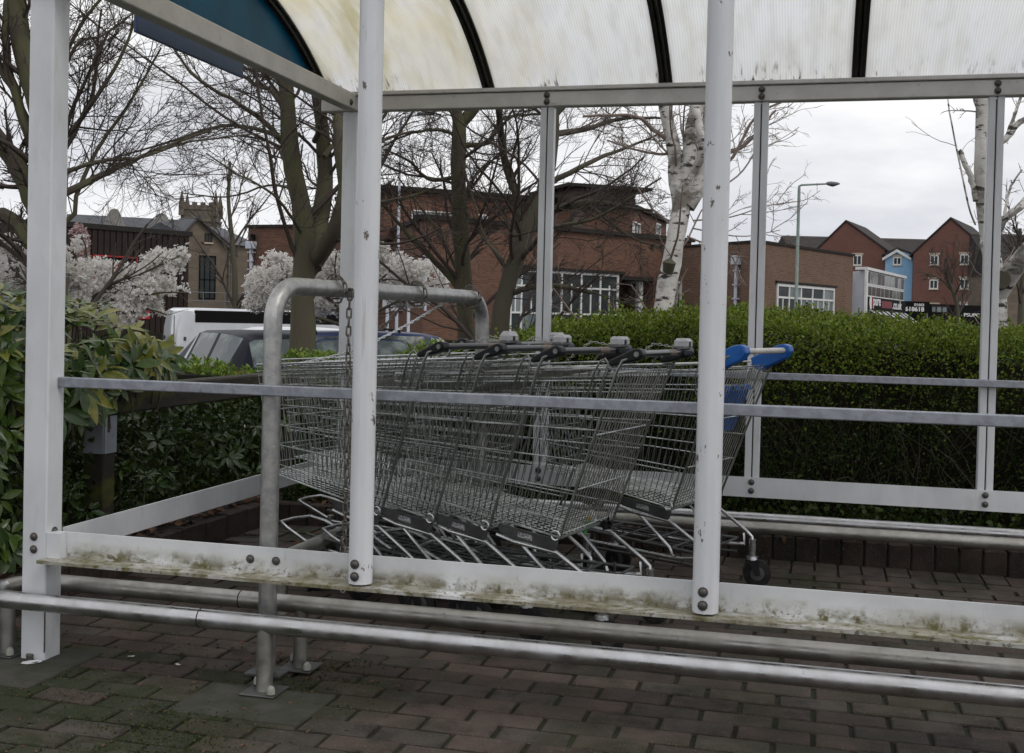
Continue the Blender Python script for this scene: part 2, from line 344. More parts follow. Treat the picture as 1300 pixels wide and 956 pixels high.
M['whiteframe'] = mat('white_window_frame', (0.72, 0.72, 0.71), 0.5, col2=(.62, .62, .6), scale=3)
M['darkpane'] = mat('dark_glass', (0.035, 0.042, 0.045), 0.15, col2=(0.055, 0.062, 0.062), scale=.8, spec=.15)
M['blindpane'] = mat('glass_with_blind', (0.20, 0.23, 0.24), 0.2, col2=(0.10, 0.12, 0.125), scale=1.2, stretch=(1, 1, .2))
M['carglass'] = mat('car_glass', (0.05, 0.065, 0.065), 0.08, col2=(0.24, 0.29, 0.28), scale=3, lo=.5, hi=.7, spec=.35)  # pale teal patches are reflection painted into the glass colour
MC = (0.15, 0.13, 0.115)
M['brickA'] = mat('brown_brick_wall', (0.185, 0.086, 0.055), 0.9, spec=.15, brick=(.225, .075, .010, (0.13, 0.11, 0.09), (0.115, 0.052, 0.036)), stain=[dict(col=(0.09, 0.05, 0.04), scale=.5, lo=.5, hi=.7, amt=.5)])
M['brickB'] = mat('weathered_brick_wall', (0.185, 0.100, 0.068), 0.9, spec=.15, brick=(.225, .075, .012, (0.17, 0.14, 0.11), (0.12, 0.066, 0.046)), stain=[dict(col=(0.20, 0.13, 0.10), scale=.9, lo=.5, hi=.62, amt=.4)])
M['brickC'] = mat('red_brick_house_wall', (0.20, 0.090, 0.066), 0.9, brick=(.225, .075, .010, (0.14, 0.08, 0.065), (0.155, 0.068, 0.050)), stain=[dict(col=(0.11, 0.035, 0.028), scale=.25, lo=.45, hi=.7, amt=.5)])
M['buff'] = mat('buff_stone_trim', (0.46, 0.39, 0.29), 0.8)
M['blueR'] = mat('pale_blue_render', (0.27, 0.43, 0.60), 0.8, col2=(.19, .37, .56), scale=.3)
M['slate'] = mat('slate_roof', (0.05, 0.052, 0.06), 0.7, col2=(0.075, 0.078, 0.09), scale=2, bump=.4, bscale=6)
M['tile'] = mat('dark_tile_roof', (0.035, 0.032, 0.034), 0.8, col2=(0.055, 0.045, 0.043), scale=2, bump=.4, bscale=8, spec=.15)
M['stone'] = mat('weathered_stone', (0.17, 0.138, 0.10), 0.9, brick=(.7, .35, .02, (0.13, 0.105, 0.08), (0.125, 0.10, 0.075)), stain=[dict(col=(0.08, 0.065, 0.05), scale=.4, lo=.5, hi=.7, amt=.6)])
M['stone_tower'] = mat('flint_tower_stone', (0.15, 0.125, 0.095), 0.9, col2=(0.08, 0.068, 0.055), scale=1.1, bump=.5, bscale=3)
M['gable'] = mat('grey_gable_render', (0.26, 0.25, 0.235), 0.9, col2=(0.2, 0.19, 0.175), scale=.5)
M['brownclad'] = mat('brown_cladding', (0.032, 0.022, 0.019), 0.7, spec=.2, col2=(0.024, 0.017, 0.015), scale=.6)
M['red'] = mat('red_sign', (0.42, 0.02, 0.02), 0.5)
M['signblack'] = mat('black_sign', (0.008, 0.007, 0.008), 0.7, spec=.08)
M['signwhite'] = mat('white_lettering', (0.7, 0.7, 0.7), 0.5)
M['signmaroon'] = mat('dark_red_lettering', (0.16, 0.01, 0.02), 0.5)
M['whiteclad'] = mat('white_cladding', (0.45, 0.46, 0.49), 0.6, col2=(.38, .39, .42), scale=.5)
M['maroonpane'] = mat('dark_red_glass', (0.035, 0.014, 0.018), 0.25, col2=(0.02, 0.012, 0.014), scale=1, spec=.05)
M['lampgreen'] = mat('green_grey_lamp_column', (0.24, 0.30, 0.27), 0.55, col2=(.2, .25, .22), scale=3)
M['lampgrey'] = mat('grey_lamp_head', (0.12, 0.13, 0.14), 0.5)
M['darktrim'] = mat('dark_roof_edge', (0.03, 0.028, 0.025), 0.8, spec=.15)
M['darktimber'] = mat('weathered_boarding', (0.10, 0.075, 0.06), 0.85, col2=(0.07, 0.05, 0.042), scale=1, stretch=(.3, .3, 4))
M['pipe'] = mat('pale_downpipe', (0.5, 0.53, 0.6), 0.5)
M['carblack'] = mat('dark_navy_car_paint', (0.010, 0.012, 0.022), 0.4, col2=(0.010, 0.012, 0.020), scale=2, spec=.05)
M['carblue'] = mat('blue_car_paint', (0.02, 0.035, 0.10), 0.3, coat=.10, spec=.1)
M['carwhite'] = mat('white_car_paint', (0.6, 0.62, 0.65), 0.3, col2=(0.52, 0.54, 0.57), scale=1.5, coat=.8)
M['cargrey'] = mat('grey_car_paint', (0.16, 0.17, 0.19), 0.3, coat=.8)
M['taillamp'] = mat('red_lamp_lens', (0.55, 0.01, 0.02), 0.15, coat=.6)
M['yellow'] = mat('yellow_plate', (0.55, 0.42, 0.05), 0.5)
M['packY'] = mat('yellow_wrapper', (0.55, 0.36, 0.04), 0.4); M['packG'] = mat('green_wrapper', (0.05, 0.3, 0.08), 0.4); M['packW'] = mat('white_paper', (0.6, 0.6, 0.62), 0.7)

# translucent corrugated roof sheet
def roofmat():
    ma = bpy.data.materials.new('translucent_roof_sheet'); ma.use_nodes = True; t = ma.node_tree; n = t.nodes; l = t.links; n.clear()
    o = n.new('ShaderNodeOutputMaterial'); tcn = n.new('ShaderNodeTexCoord')
    wv = n.new('ShaderNodeTexWave'); wv.wave_type = 'BANDS'; wv.bands_direction = 'X'; wv.inputs['Scale'].default_value = 26; wv.inputs['Distortion'].default_value = 0.15
    l.new(tcn.outputs['Object'], wv.inputs[0])
    def nz(sc_, st, lo, hi):
        mpn = n.new('ShaderNodeMapping'); mpn.inputs['Scale'].default_value = st; l.new(tcn.outputs['Object'], mpn.inputs[0])
        q = n.new('ShaderNodeTexNoise'); q.inputs['Scale'].default_value = sc_; q.inputs['Detail'].default_value = 9; q.inputs['Roughness'].default_value = .65; l.new(mpn.outputs[0], q.inputs['Vector'])
        mr = n.new('ShaderNodeMapRange'); mr.inputs[1].default_value = lo; mr.inputs[2].default_value = hi; l.new(q.outputs['Fac'], mr.inputs[0]); return mr.outputs[0]
    def mixc(f, a, c):
        q = n.new('ShaderNodeMixRGB'); l.new(f, q.inputs[0])
        if isinstance(a, tuple): q.inputs[1].default_value = (*a, 1)
        else: l.new(a, q.inputs[1])
        q.inputs[2].default_value = (*c, 1); return q.outputs[0]
    def ma_(op, a, b_):
        q = n.new('ShaderNodeMath'); q.operation = op
        for i, x in enumerate((a, b_)):
            if isinstance(x, (int, float)): q.inputs[i].default_value = x
            else: l.new(x, q.inputs[i])
        return q.outputs[0]
    sp = n.new('ShaderNodeSeparateXYZ'); l.new(tcn.outputs['Object'], sp.inputs[0])
    zr = n.new('ShaderNodeMapRange'); zr.inputs[1].default_value = 2.31; zr.inputs[2].default_value = 2.24; l.new(sp.outputs[2], zr.inputs[0])
    xr = n.new('ShaderNodeMapRange'); xr.inputs[1].default_value = 1.3; xr.inputs[2].default_value = .2; l.new(sp.outputs[0], xr.inputs[0])
    c = mixc(wv.outputs[0], (0.95, 0.955, 0.96), (0.84, 0.85, 0.86))
    c = mixc(ma_('MULTIPLY', nz(2.2, (1, .5, .5), .42, .7), ma_('ADD', ma_('MULTIPLY', xr.outputs[0], .75), .12)), c, (0.84, 0.78, 0.60))
    c = mixc(ma_('MULTIPLY', nz(3.5, (2.2, .4, .4), .5, .68), ma_('ADD', ma_('MULTIPLY', xr.outputs[0], .6), .1)), c, (0.66, 0.62, 0.42))
    c = mixc(ma_('MULTIPLY', nz(8, (2.5, .5, .5), .45, .7), .35), c, (0.66, 0.64, 0.60))
    c = mixc(ma_('MULTIPLY', nz(30, (2.0, .3, .3), .54, .60), ma_('MULTIPLY', zr.outputs[0], nz(3.3, (1, .2, .2), .47, .55))), c, (0.07, 0.055, 0.02))
    c = mixc(nz(55, (1, 1, 1), .75, .78), c, (0.05, 0.04, 0.03))
    tr = n.new('ShaderNodeBsdfTranslucent'); l.new(c, tr.inputs[0])
    di = n.new('ShaderNodeBsdfPrincipled'); l.new(c, di.inputs['Base Color']); di.inputs['Roughness'].default_value = .35
    bn = n.new('ShaderNodeBump'); bn.inputs['Strength'].default_value = .5; bn.inputs['Distance'].default_value = .004; l.new(wv.outputs[0], bn.inputs['Height']); l.new(bn.outputs[0], di.inputs['Normal'])
    ms = n.new('ShaderNodeMixShader'); ms.inputs[0].default_value = .90; l.new(di.outputs[0], ms.inputs[1]); l.new(tr.outputs[0], ms.inputs[2])
    l.new(ms.outputs[0], o.inputs[0]); return ma
M['roof'] = roofmat()

# ================================================================== GROUND AND PAVING
D = 2.295                      # depth of the shelter
def sheet(name, xs, ys, zf, ma_, **kw):
    vs = [(x, y, zf(x, y)) for y in ys for x in xs]; nx = len(xs)
    fs = [(j*nx+i, j*nx+i+1, (j+1)*nx+i+1, (j+1)*nx+i) for j in range(len(ys)-1) for i in range(nx-1)]
    b = MB(); b.add(vs, fs); return b.build(name, ma_, None, True, **kw)
xs = [-900, -300, -100, -50, -20, -10, -5, -2, 0, 2, 5, 10, 20, 50, 100, 300, 900]
ys = [-300, -60, -20, -8, -4, 0, 3, 4.2, 6, 10, 15, 20, 30, 40, 46, 50, 80, 200, 500, 1500]
sheet('ground', xs, ys, lambda x, y: gz(x, y)-0.03, M['asphalt'], kind='structure')
pav = MB().box(-.46, 6.2, -3.6, 2.51, -.028, -.010).build('paving', M['joint'], kind='structure')
MB().box(6.21, 30, -3.6, 2.5, -.028, -.004).build('pavement', M['asphalt'], kind='structure')
bricks = []
def brickmesh(L_, W_, mtl, h=.034):
    b = MB(); x, y, c = L_/2-.003, W_/2-.003, .004
    vs = [(-x, -y, -h), (x, -y, -h), (x, y, -h), (-x, y, -h), (-x, -y, -c), (x, -y, -c), (x, y, -c), (-x, y, -c), (-x+c, -y+c, 0), (x-c, -y+c, 0), (x-c, y-c, 0), (-x+c, y-c, 0)]
    b.add(vs, [(0, 1, 5, 4), (1, 2, 6, 5), (2, 3, 7, 6), (3, 0, 4, 7), (4, 5, 9, 8), (5, 6, 10, 9), (6, 7, 11, 10), (7, 4, 8, 11), (8, 9, 10, 11)])
    return b.mesh('brick', mtl)
strb = [brickmesh(.2, .1, q) for q in M['pave']]; headb = [brickmesh(.1, .2, q) for q in M['pave']]; mossb = brickmesh(.2, .1, M['mossbrick'])
spots = []
yb = 2.50
for r in range(1):
    for i in range(62): spots.append((-.40+i*.104, yb-.102, True))
    yb -= .206
for r in range(58):
    off = .104*(r % 2)
    for i in range(32): spots.append((-.35+off+i*.208, yb-.052-r*.104, False))
def pd(x, y): return math.hypot(x-CAM[0], y-CAM[1])
def infr(x, y):
    v = np.array([x, y, 0])-CAM; d = v@FWD
    if d < .6: return False
    px = PPX+F_PX*(v@RT)/d; py = PPY-F_PX*(v@UP)/d
    return -40 < px < 1340 and py < 985
vis = sorted([q for q in spots if infr(q[0], q[1])], key=lambda q: pd(q[0], q[1]))
single = set(vis[:298]); rest = MB()
for q in spots:
    x, y, hd = q; rn = random.random()
    moss = (y < .25 and x < 1.1-.6*random.random() and rn < .75)
    dz = random.uniform(-.003, .003); tl = (random.uniform(-.008, .008), random.uniform(-.008, .008), random.uniform(-.012, .012))
    me = mossb if (moss and not hd) else random.choice(headb if hd else strb)
    if q in single: inst('brick', me, pav, (x, y, dz), tl)
    else:
        a, c = (.047, .097) if hd else (.097, .047)
        rest.k = 3 if (moss and not hd) else random.randrange(3); rest.box(x-a, x+a, y-c, y+c, -.03, dz)
rest.build('brick_field', M['pave']+[M['mossbrick']], pav, kind='stuff')
MB().box(.60, 1.0, -.28, -.02, -.02, .004, .004).build('concrete_pad', M['concrete'], pav)
MB().box(-.40, .12, -.24, .14, -.02, .005, .004).build('concrete_pad', M['concrete'], pav)
# kerbs of bricks on edge, planting beds behind them
kr = thing('brick_kerb', 'row of dark bricks on edge along the foot of the rear hedge', 'kerb', (2.9, 2.56, 0))
kbm = [MB().box(-.049, .049, -.05, .05, -.03, .112+e, .006).mesh('brick', M['kerb']) for e in (0, .003)]
for i in range(62): inst('brick', kbm[i % 2], kr, (-.40+i*.1045-2.9, random.uniform(-.004, .004), random.uniform(-.004, .003)), (0, 0, random.uniform(-.02, .02)))
MB().box(-3.3, 3.3, -.04, .04, -.02, .09).build('mortar_bed', M['joint'], kr)
kl = thing('brick_kerb', 'dark brick kerb strewn with dead leaves beside the shrub bed on the left', 'kerb', (-.52, 0, 0))
kbm2 = [MB().box(-.05, .05, -.103, .103, -.03, .112+e, .006).mesh('brick', M['kerb']) for e in (0, .004)]
for i in range(17): inst('brick', kbm2[i % 2], kl, (random.uniform(-.003, .003), -1.0+i*.2115, random.uniform(-.004, .003)), (0, 0, random.uniform(-.015, .015)))
MB().box(-.04, .04, -1.05, 2.44, -.02, .09).build('mortar_bed', M['joint'], kl)
def bump_(x, y): return .075+.02*math.sin(x*3.1+y*1.7)+.015*math.sin(x*7+y*5)
sheet('planting_bed', [-6+i*.2 for i in range(28)], [-1.2+i*.2 for i in range(36)], lambda x, y: bump_(x, y)-.02*(y > 5), M['soil'], kind='structure')
sheet('planting_bed', [-.6+i*.25 for i in range(44)], [2.60+i*.2 for i in range(14)], bump_, M['soil'], kind='structure')

# ================================================================== SHELTER
sh = thing('trolley_shelter', 'white metal trolley shelter with curved translucent roof standing on brick paving', 'shelter', (0, 0, 0))
def bolts(par, pts, axis, r=.011, ma_='bolt'):
    for p in pts: MB().dome(p, r, axis).build('bolt', M[ma_], par, True)
ZB, ZT = 2.135, 2.225
# front left corner post, square, standing on the ground
b = MB(); b.box(-.088, 0, .0, .082, 0, 2.13, .004)
cp = b.build('corner_post', M['paint'], sh)
bolts(cp, [(-.044, -.001, .355), (-.044, -.001, .395)], (0, -1, 0), .010); bolts(cp, [(.001, .040, .362), (.001, .040, .408)], (1, 0, 0), .011)
MB().tube([(-.05, .0, .0), (-.05, -.004, .022)], .012, 8).build('drain_hole', M['rust'], cp)
MB().box(-.0895, -.086, .03, .05, .4, 2.0).build('post_groove', M['groove'], cp)
MB().box(-.0025, .0010, -.0010, .0025, .03, .17).build('rusty_seam', M['rust'], cp)
def tube_post(X):
    n = 28; pts = []
    for i in range(n):                                    # rounded section with shallow flutes
        a = 2*math.pi*i/n; rr = .0355 - (.0022 if i % 7 in (0,) else 0)
        pts.append((X+rr*math.cos(a+.3)*1.0, -.004+rr*math.sin(a+.3)))
    b = MB().prism(pts, 2, .338, 2.30); o = b.build('tube_post', M['paint_chip'], sh, True)
    bolts(o, [(X-.004, -.041, .362), (X-.004, -.041, .398)], (0, -1, 0), .0105)
for X in (1.063, 2.062, 3.062): tube_post(X)
# rear posts: two channels with a dark groove between
for i in range(5):
    X = .0586+i*1.003; wd = .033 if i else .045
    b = MB()
    if i == 0: b.box(X-wd, X+wd*.6, D-.02, D+.03, .33, ZB, .004)
    else:
        b.box(X-wd, X-.003, D-.02, D+.03, .33, ZB, .003); b.box(X+.003, X+wd, D-.02, D+.03, .33, ZB, .003)
        b.k = 1; b.box(X-.0035, X+.0035, D-.008, D+.02, .335, ZB-.01)
    o = b.build('rear_post', [M['paint'], M['groove']], sh)
    bolts(o, [(X, D-.035, .355), (X, D-.035, .395)], (0, -1, 0), .0105); bolts(o, [(X, D-.036, ZB+.020), (X, D-.036, ZB+.052)], (0, -1, 0), .0115)
# kick rails: an upright face and a lip along the bottom
b = MB(); b.box(.001, 4.1, .034, .041, .326, .4105); b.box(.001, 4.1, -.046, .0338, .3265, .332); b.box(.001, 4.1, -.0485, -.0462, .322, .332)
fr = b.build('kick_rail', M['paint_rail'], sh); fr['label'] = 'front kick rail with green algae along its lip'
bolts(fr, [(.69, .033, .372), (.775, .033, .372)], (0, -1, 0), .0100)
MB().box(.0012, .05, .0, .0335, .331, .41).build('corner_bracket', M['paint'], fr)
MB().box(.001, 4.1, D-.030, D-.022, .325, .4165).build('kick_rail', M['paint'], sh)
MB().box(.0, .008, .083, D-.03, .328, .414).build('kick_rail', M['paint'], sh)
# galvanised guard bars
MB().box(.001, 4.1, .044, .068, .868, .900, .003).build('guard_bar', M['galv'], sh)
MB().box(.10, 4.1, D-.052, D-.028, .868, .900, .003).build('guard_bar', M['galv'], sh)
# top beams
b = MB(); b.box(-.10, 4.1, D-.032, D+.03, ZB, 2.206, .004); b.box(-.14, 4.1, D-.045, D+.05, 2.2085, 2.228, .003)
b.build('roof_beam', M['paint_beam'], sh)
b = MB(); b.box(-.14, 4.1, -.03, .03, ZB, 2.206, .004); b.box(-.14, 4.1, -.05, .045, 2.2085, 2.228, .003)
b.build('roof_beam', M['paint_beam'], sh)
b = MB(); b.box(.028, .088, .032, D-.034, ZB+.002, 2.217, .004); sb_ = b.build('side_beam', M['paint_beam'], sh)
bolts(sb_, [(.089, D-.10, ZB+.03)], (1, 0, 0), .012)
# barrel roof
YC, ZC, RR = 1.15, .69, 1.93
a1 = math.asin(1.165/RR)
def arc(a, dr=0.0): return (YC-math.sin(a)*(RR+dr), ZC+math.cos(a)*(RR+dr))
RIBS = [-.10+.862*i for i in range(6)]
for i in range(5):
    x0, x1 = RIBS[i]+.004, RIBS[i+1]-.004; n = 40; vs = []; fs = []
    for j in range(n+1):
        a = -a1+2*a1*j/n
        for (x, dr) in ((x0, 0), (x1, 0), (x1, .006), (x0, .006)):
            y, z = arc(a, dr); vs.append((x, y, z))
    for j in range(n):
        o = j*4
        for k in range(4): fs.append((o+k, o+(k+1) % 4, o+4+(k+1) % 4, o+4+k))
    fs += [(0, 1, 2, 3), (n*4, n*4+1, n*4+2, n*4+3)]
    MB().add(vs, fs).build('roof_sheet', M['roof'], sh, True)
for i, X in enumerate(RIBS):
    b = MB(); n = 40; wd = .030
    for (w0, w1, d0, d1) in ((-wd, wd, -.012, -.002), (-wd*.45, -wd*.15, -.030, -.0125), (wd*.15, wd*.45, -.030, -.0125), (-wd*.9, wd*.9, .008, .018)):
        vs = []; fs = []
        for j in range(n+1):
            a = -a1+2*a1*j/n
            for (x, dr) in ((w0, d0), (w1, d0), (w1, d1), (w0, d1)):
                y, z = arc(a, dr); vs.append((X+x, y, z))
        for j in range(n):
            o = j*4
            for k in range(4): fs.append((o+k, o+(k+1) % 4, o+4+(k+1) % 4, o+4+k))
        fs += [(0, 1, 2, 3), (n*4, n*4+1, n*4+2, n*4+3)]
        b.add(vs, fs)
    b.build('roof_rib', M['rib'], sh)
# blue end panel under the end arch, blue board hung outside it
poly = [arc(-a1*.97+2*a1*.97*j/30, -.014) for j in range(31)]; poly = [(y, z) for y, z in poly]
MB().prism(poly, 0, -.128, -.118).build('end_panel', M['bluepanel'], sh)
MB().box(-.150, -.135, .672, 1.508, 2.150, 2.33, .002).build('sign_board', M['bluesign'], sh)

# ================================================================== BUMPER RAILS
def bumper(nm_label, yf, yr, z, x1, legs, mats, jx=None, x0=-.08):
    t = thing('bumper_rail', nm_label, 'rail', (x0, yf, 0)); o = Vector((x0, yf, 0)); r = .0275
    yc = (yf+yr)/2; rr = (yr-yf)/2
    pf = [Vector((x1, yf, z))]+[Vector((x1+(x0-x1)*k/8, yf, z)) for k in range(1, 8)]
    bend = [Vector((x0-math.sin(a)*rr, yc-math.cos(a)*rr, z)) for a in [math.pi*k/14 for k in range(15)]]
    pr = [Vector((x0+(x1-x0)*k/8, yr, z)) for k in range(1, 9)]
    q = [p-o for p in pf+bend[:8]]; MB().tube(q, r, 20).build('tube', mats[0], t, True)
    q = [p-o for p in bend[7:]+pr]; MB().tube(q, r*.998, 20).build('tube', mats[1], t, True)
    if jx:
        for (xx, yy) in ((jx[0], yf), (jx[1], yr)):
            MB().cyl(Vector((xx, yy, z))-o, Vector((xx+.003, yy, z))-o, r+.0007, 20).build('joint_ring', M['rubber'], t, True)
    for (lx, ly) in legs:
        b = MB(); b.tube([Vector((lx, ly, .004))-o, Vector((lx, ly, z-.012))-o], [.024, .024], 16)
        lg = b.build('leg', mats[1], t, True)
        b = MB(); c = Vector((lx, ly, .009))-o; b.box(c.x-.055, c.x+.055, c.y-.055, c.y+.055, c.z-.004, c.z+.002, .002); b.build('base_plate', M['zinc_dark'], lg)
        for (ex, ey) in ((.04, -.038), (-.04, .038)):
            b = MB(); cc = c+Vector((ex, ey, .005)); b.tube([cc, cc+Vector((0, 0, .012)), cc+Vector((0, 0, .020)), cc+Vector((0, 0, .024))], [.0125, .012, .009, .003], 10); b.build('nut_cap', M['nut'], lg, True)
    return t
bumper('scuffed double steel bumper tube looping round the left post in the foreground', -.06, .19, .205, 4.6, [(.79, -.06), (.79, .19), (-.16, .03), (3.4, -.06), (3.4, .19)], (M['steel'], M['steel_dull']), (.577, .58))
bumper('pale steel double bumper tube along the rear kerb below the hedge', D-.125, D+.125, .205, 4.6, [(.2, D-.125), (.2, D+.125), (3.45, D-.125), (3.45, D+.125)], (M['steel_dull'], M['steel']), None, .40)

# ================================================================== HOOP BARRIER, STOP RAIL, CHAINS
HA, HB, HZ = Vector((.715, .105, 0)), Vector((.949, 1.626, 0)), 1.205
hp = thing('hoop_barrier', 'tall galvanised hoop barrier carrying chains at the noses of the trolleys', 'barrier', HA)
e = (HB-HA).normalized(); rb = .115; pts = [Vector((0, 0, 0)), Vector((0, 0, .4)), Vector((0, 0, .8)), Vector((0, 0, HZ-rb))]
for k in range(1, 9):
    a = math.pi/2*k/8; pts.append(e*(rb-rb*math.cos(a))+Vector((0, 0, HZ-rb+rb*math.sin(a))))
LL = (HB-HA).length
pts.append(e*(LL*.5)+Vector((0, 0, HZ)))
for k in range(0, 9):
    a = math.pi/2*k/8; pts.append(e*(LL-rb+rb*math.sin(a))+Vector((0, 0, HZ-rb+rb*math.cos(a))))
pts += [e*LL+Vector((0, 0, .6)), e*LL]
MB().tube(pts, .0285, 20).build('hoop_tube', M['hoop'], hp, True)
for q in (Vector((0, 0, 0)), e*LL): MB().box(q.x-.06, q.x+.06, q.y-.035, q.y+.06, .0, .010, .002).build('base_plate', M['zinc_dark'], hp)
st = thing('stop_rail', 'low grey steel stop tube lying under the trolley noses', 'rail', (.43, 1.0, 0))
MB().tube([(0, -.28, .2), (0, .3, .2), (-.01, .98, .2)], .032, 16).build('tube', M['steel_dull'], st, True)
for y in (-.2, .8): MB().tube([(0, y, 0), (0, y, .185)], .024, 12).build('leg', M['steel_dull'], st, True)

lk = []
for k in range(18):
    a = 2*math.pi*k/18; x = math.cos(a)*.0075; z = math.sin(a)*.0075 + (.0105 if math.sin(a) > 0 else -.0105); lk.append((x, 0, z))
linkme = MB().tube(lk, .0031, 7, closed=True).mesh('link', M['rust'], True)
def chain(label, path, step=.0300, wrap=None):
    P = [Vector(p) for p in path]; t = thing('chain', label, 'chain', P[0], group='chains hanging from the hoop barrier')
    seg = [(P[i], P[i+1]) for i in range(len(P)-1)]; tot = sum((b_-a_).length for a_, b_ in seg); s = 0; k = 0
    while s < tot:
        q = s
        for a_, b_ in seg:
            l_ = (b_-a_).length
            if q <= l_: p = a_+(b_-a_)*(q/l_); d = (b_-a_).normalized(); break
            q -= l_
        rot = d.to_track_quat('Z', 'Y').to_matrix().to_4x4() @ Matrix.Rotation(math.pi/2*(k % 2)+random.uniform(-.35, .35), 4, 'Z')
        inst('link', linkme, t, p-P[0], rot.to_euler()); s += step; k += 1
    return t
def onhoop(f, dz=0): return HA+e*(LL*f)+Vector((0, 0, HZ+dz))
def loop(f, r=.042):
    c = onhoop(f); q = []
    s_ = e.cross(Vector((0, 0, 1)))
    for k in range(13):
        a = math.radians(-200+k*33); q.append(c+(s_*math.cos(a)+Vector((0, 0, 1))*math.sin(a))*r+e*(k*.002))
    return q
f1 = .235; c1 = onhoop(f1)+Vector((.0, .0, 0))
side = e.cross(Vector((0, 0, 1)))
def hang(p, z1, j=.012):
    q = []; z = p.z
    while z > z1: q.append(Vector((p.x+random.uniform(-.002, .002), p.y+random.uniform(-.002, .002), z))); z -= .1
    q.append(Vector((p.x, p.y, z1))); return q
hgp = onhoop(f1+.02, -.0)+side*.034
pile = [Vector((hgp.x+random.uniform(-.02, .02), hgp.y+random.uniform(-.03, .03), .30+random.uniform(-.13, .06))) for _ in range(9)]
chain('rusty chain hanging straight down from the near end of the hoop', loop(f1-.015)+hang(hgp, .28)+pile)
slackA = loop(.595); tgt = onhoop(.40)+Vector((-.1, .15, -.17)); 
chain('short rusty chain drooping from the middle of the hoop top bar', slackA+[slackA[-1]+(tgt-slackA[-1])*t_+Vector((0, 0, -.03*math.sin(math.pi*t_))) for t_ in (.25, .5, .75, 1)])
slackB = loop(.915); chain('rusty chain wrapped round the far bend of the hoop', slackB+[slackB[-1]+Vector((-.03, -.03, -.02)), slackB[-1]+Vector((-.05, -.06, -.035))])
# twisted wire rope
P0 = onhoop(.76, -.03); P1 = Vector((.22, 1.15, .90)); t = thing('wire_rope', 'pale twisted wire rope slanting from the hoop down over the trolley noses', 'wire', P0)
for ph in (0, math.pi):
    q = []
    for k in range(121):
        s_ = k/120; p = P0+(P1-P0)*s_+Vector((0, 0, -.05*math.sin(math.pi*s_))); a = s_*95+ph
        q.append(p-P0+Vector((math.cos(a), 0, math.sin(a)))*.0038)
    MB().tube(q, .0030, 5).build('strand', M['chrome'], t, True)

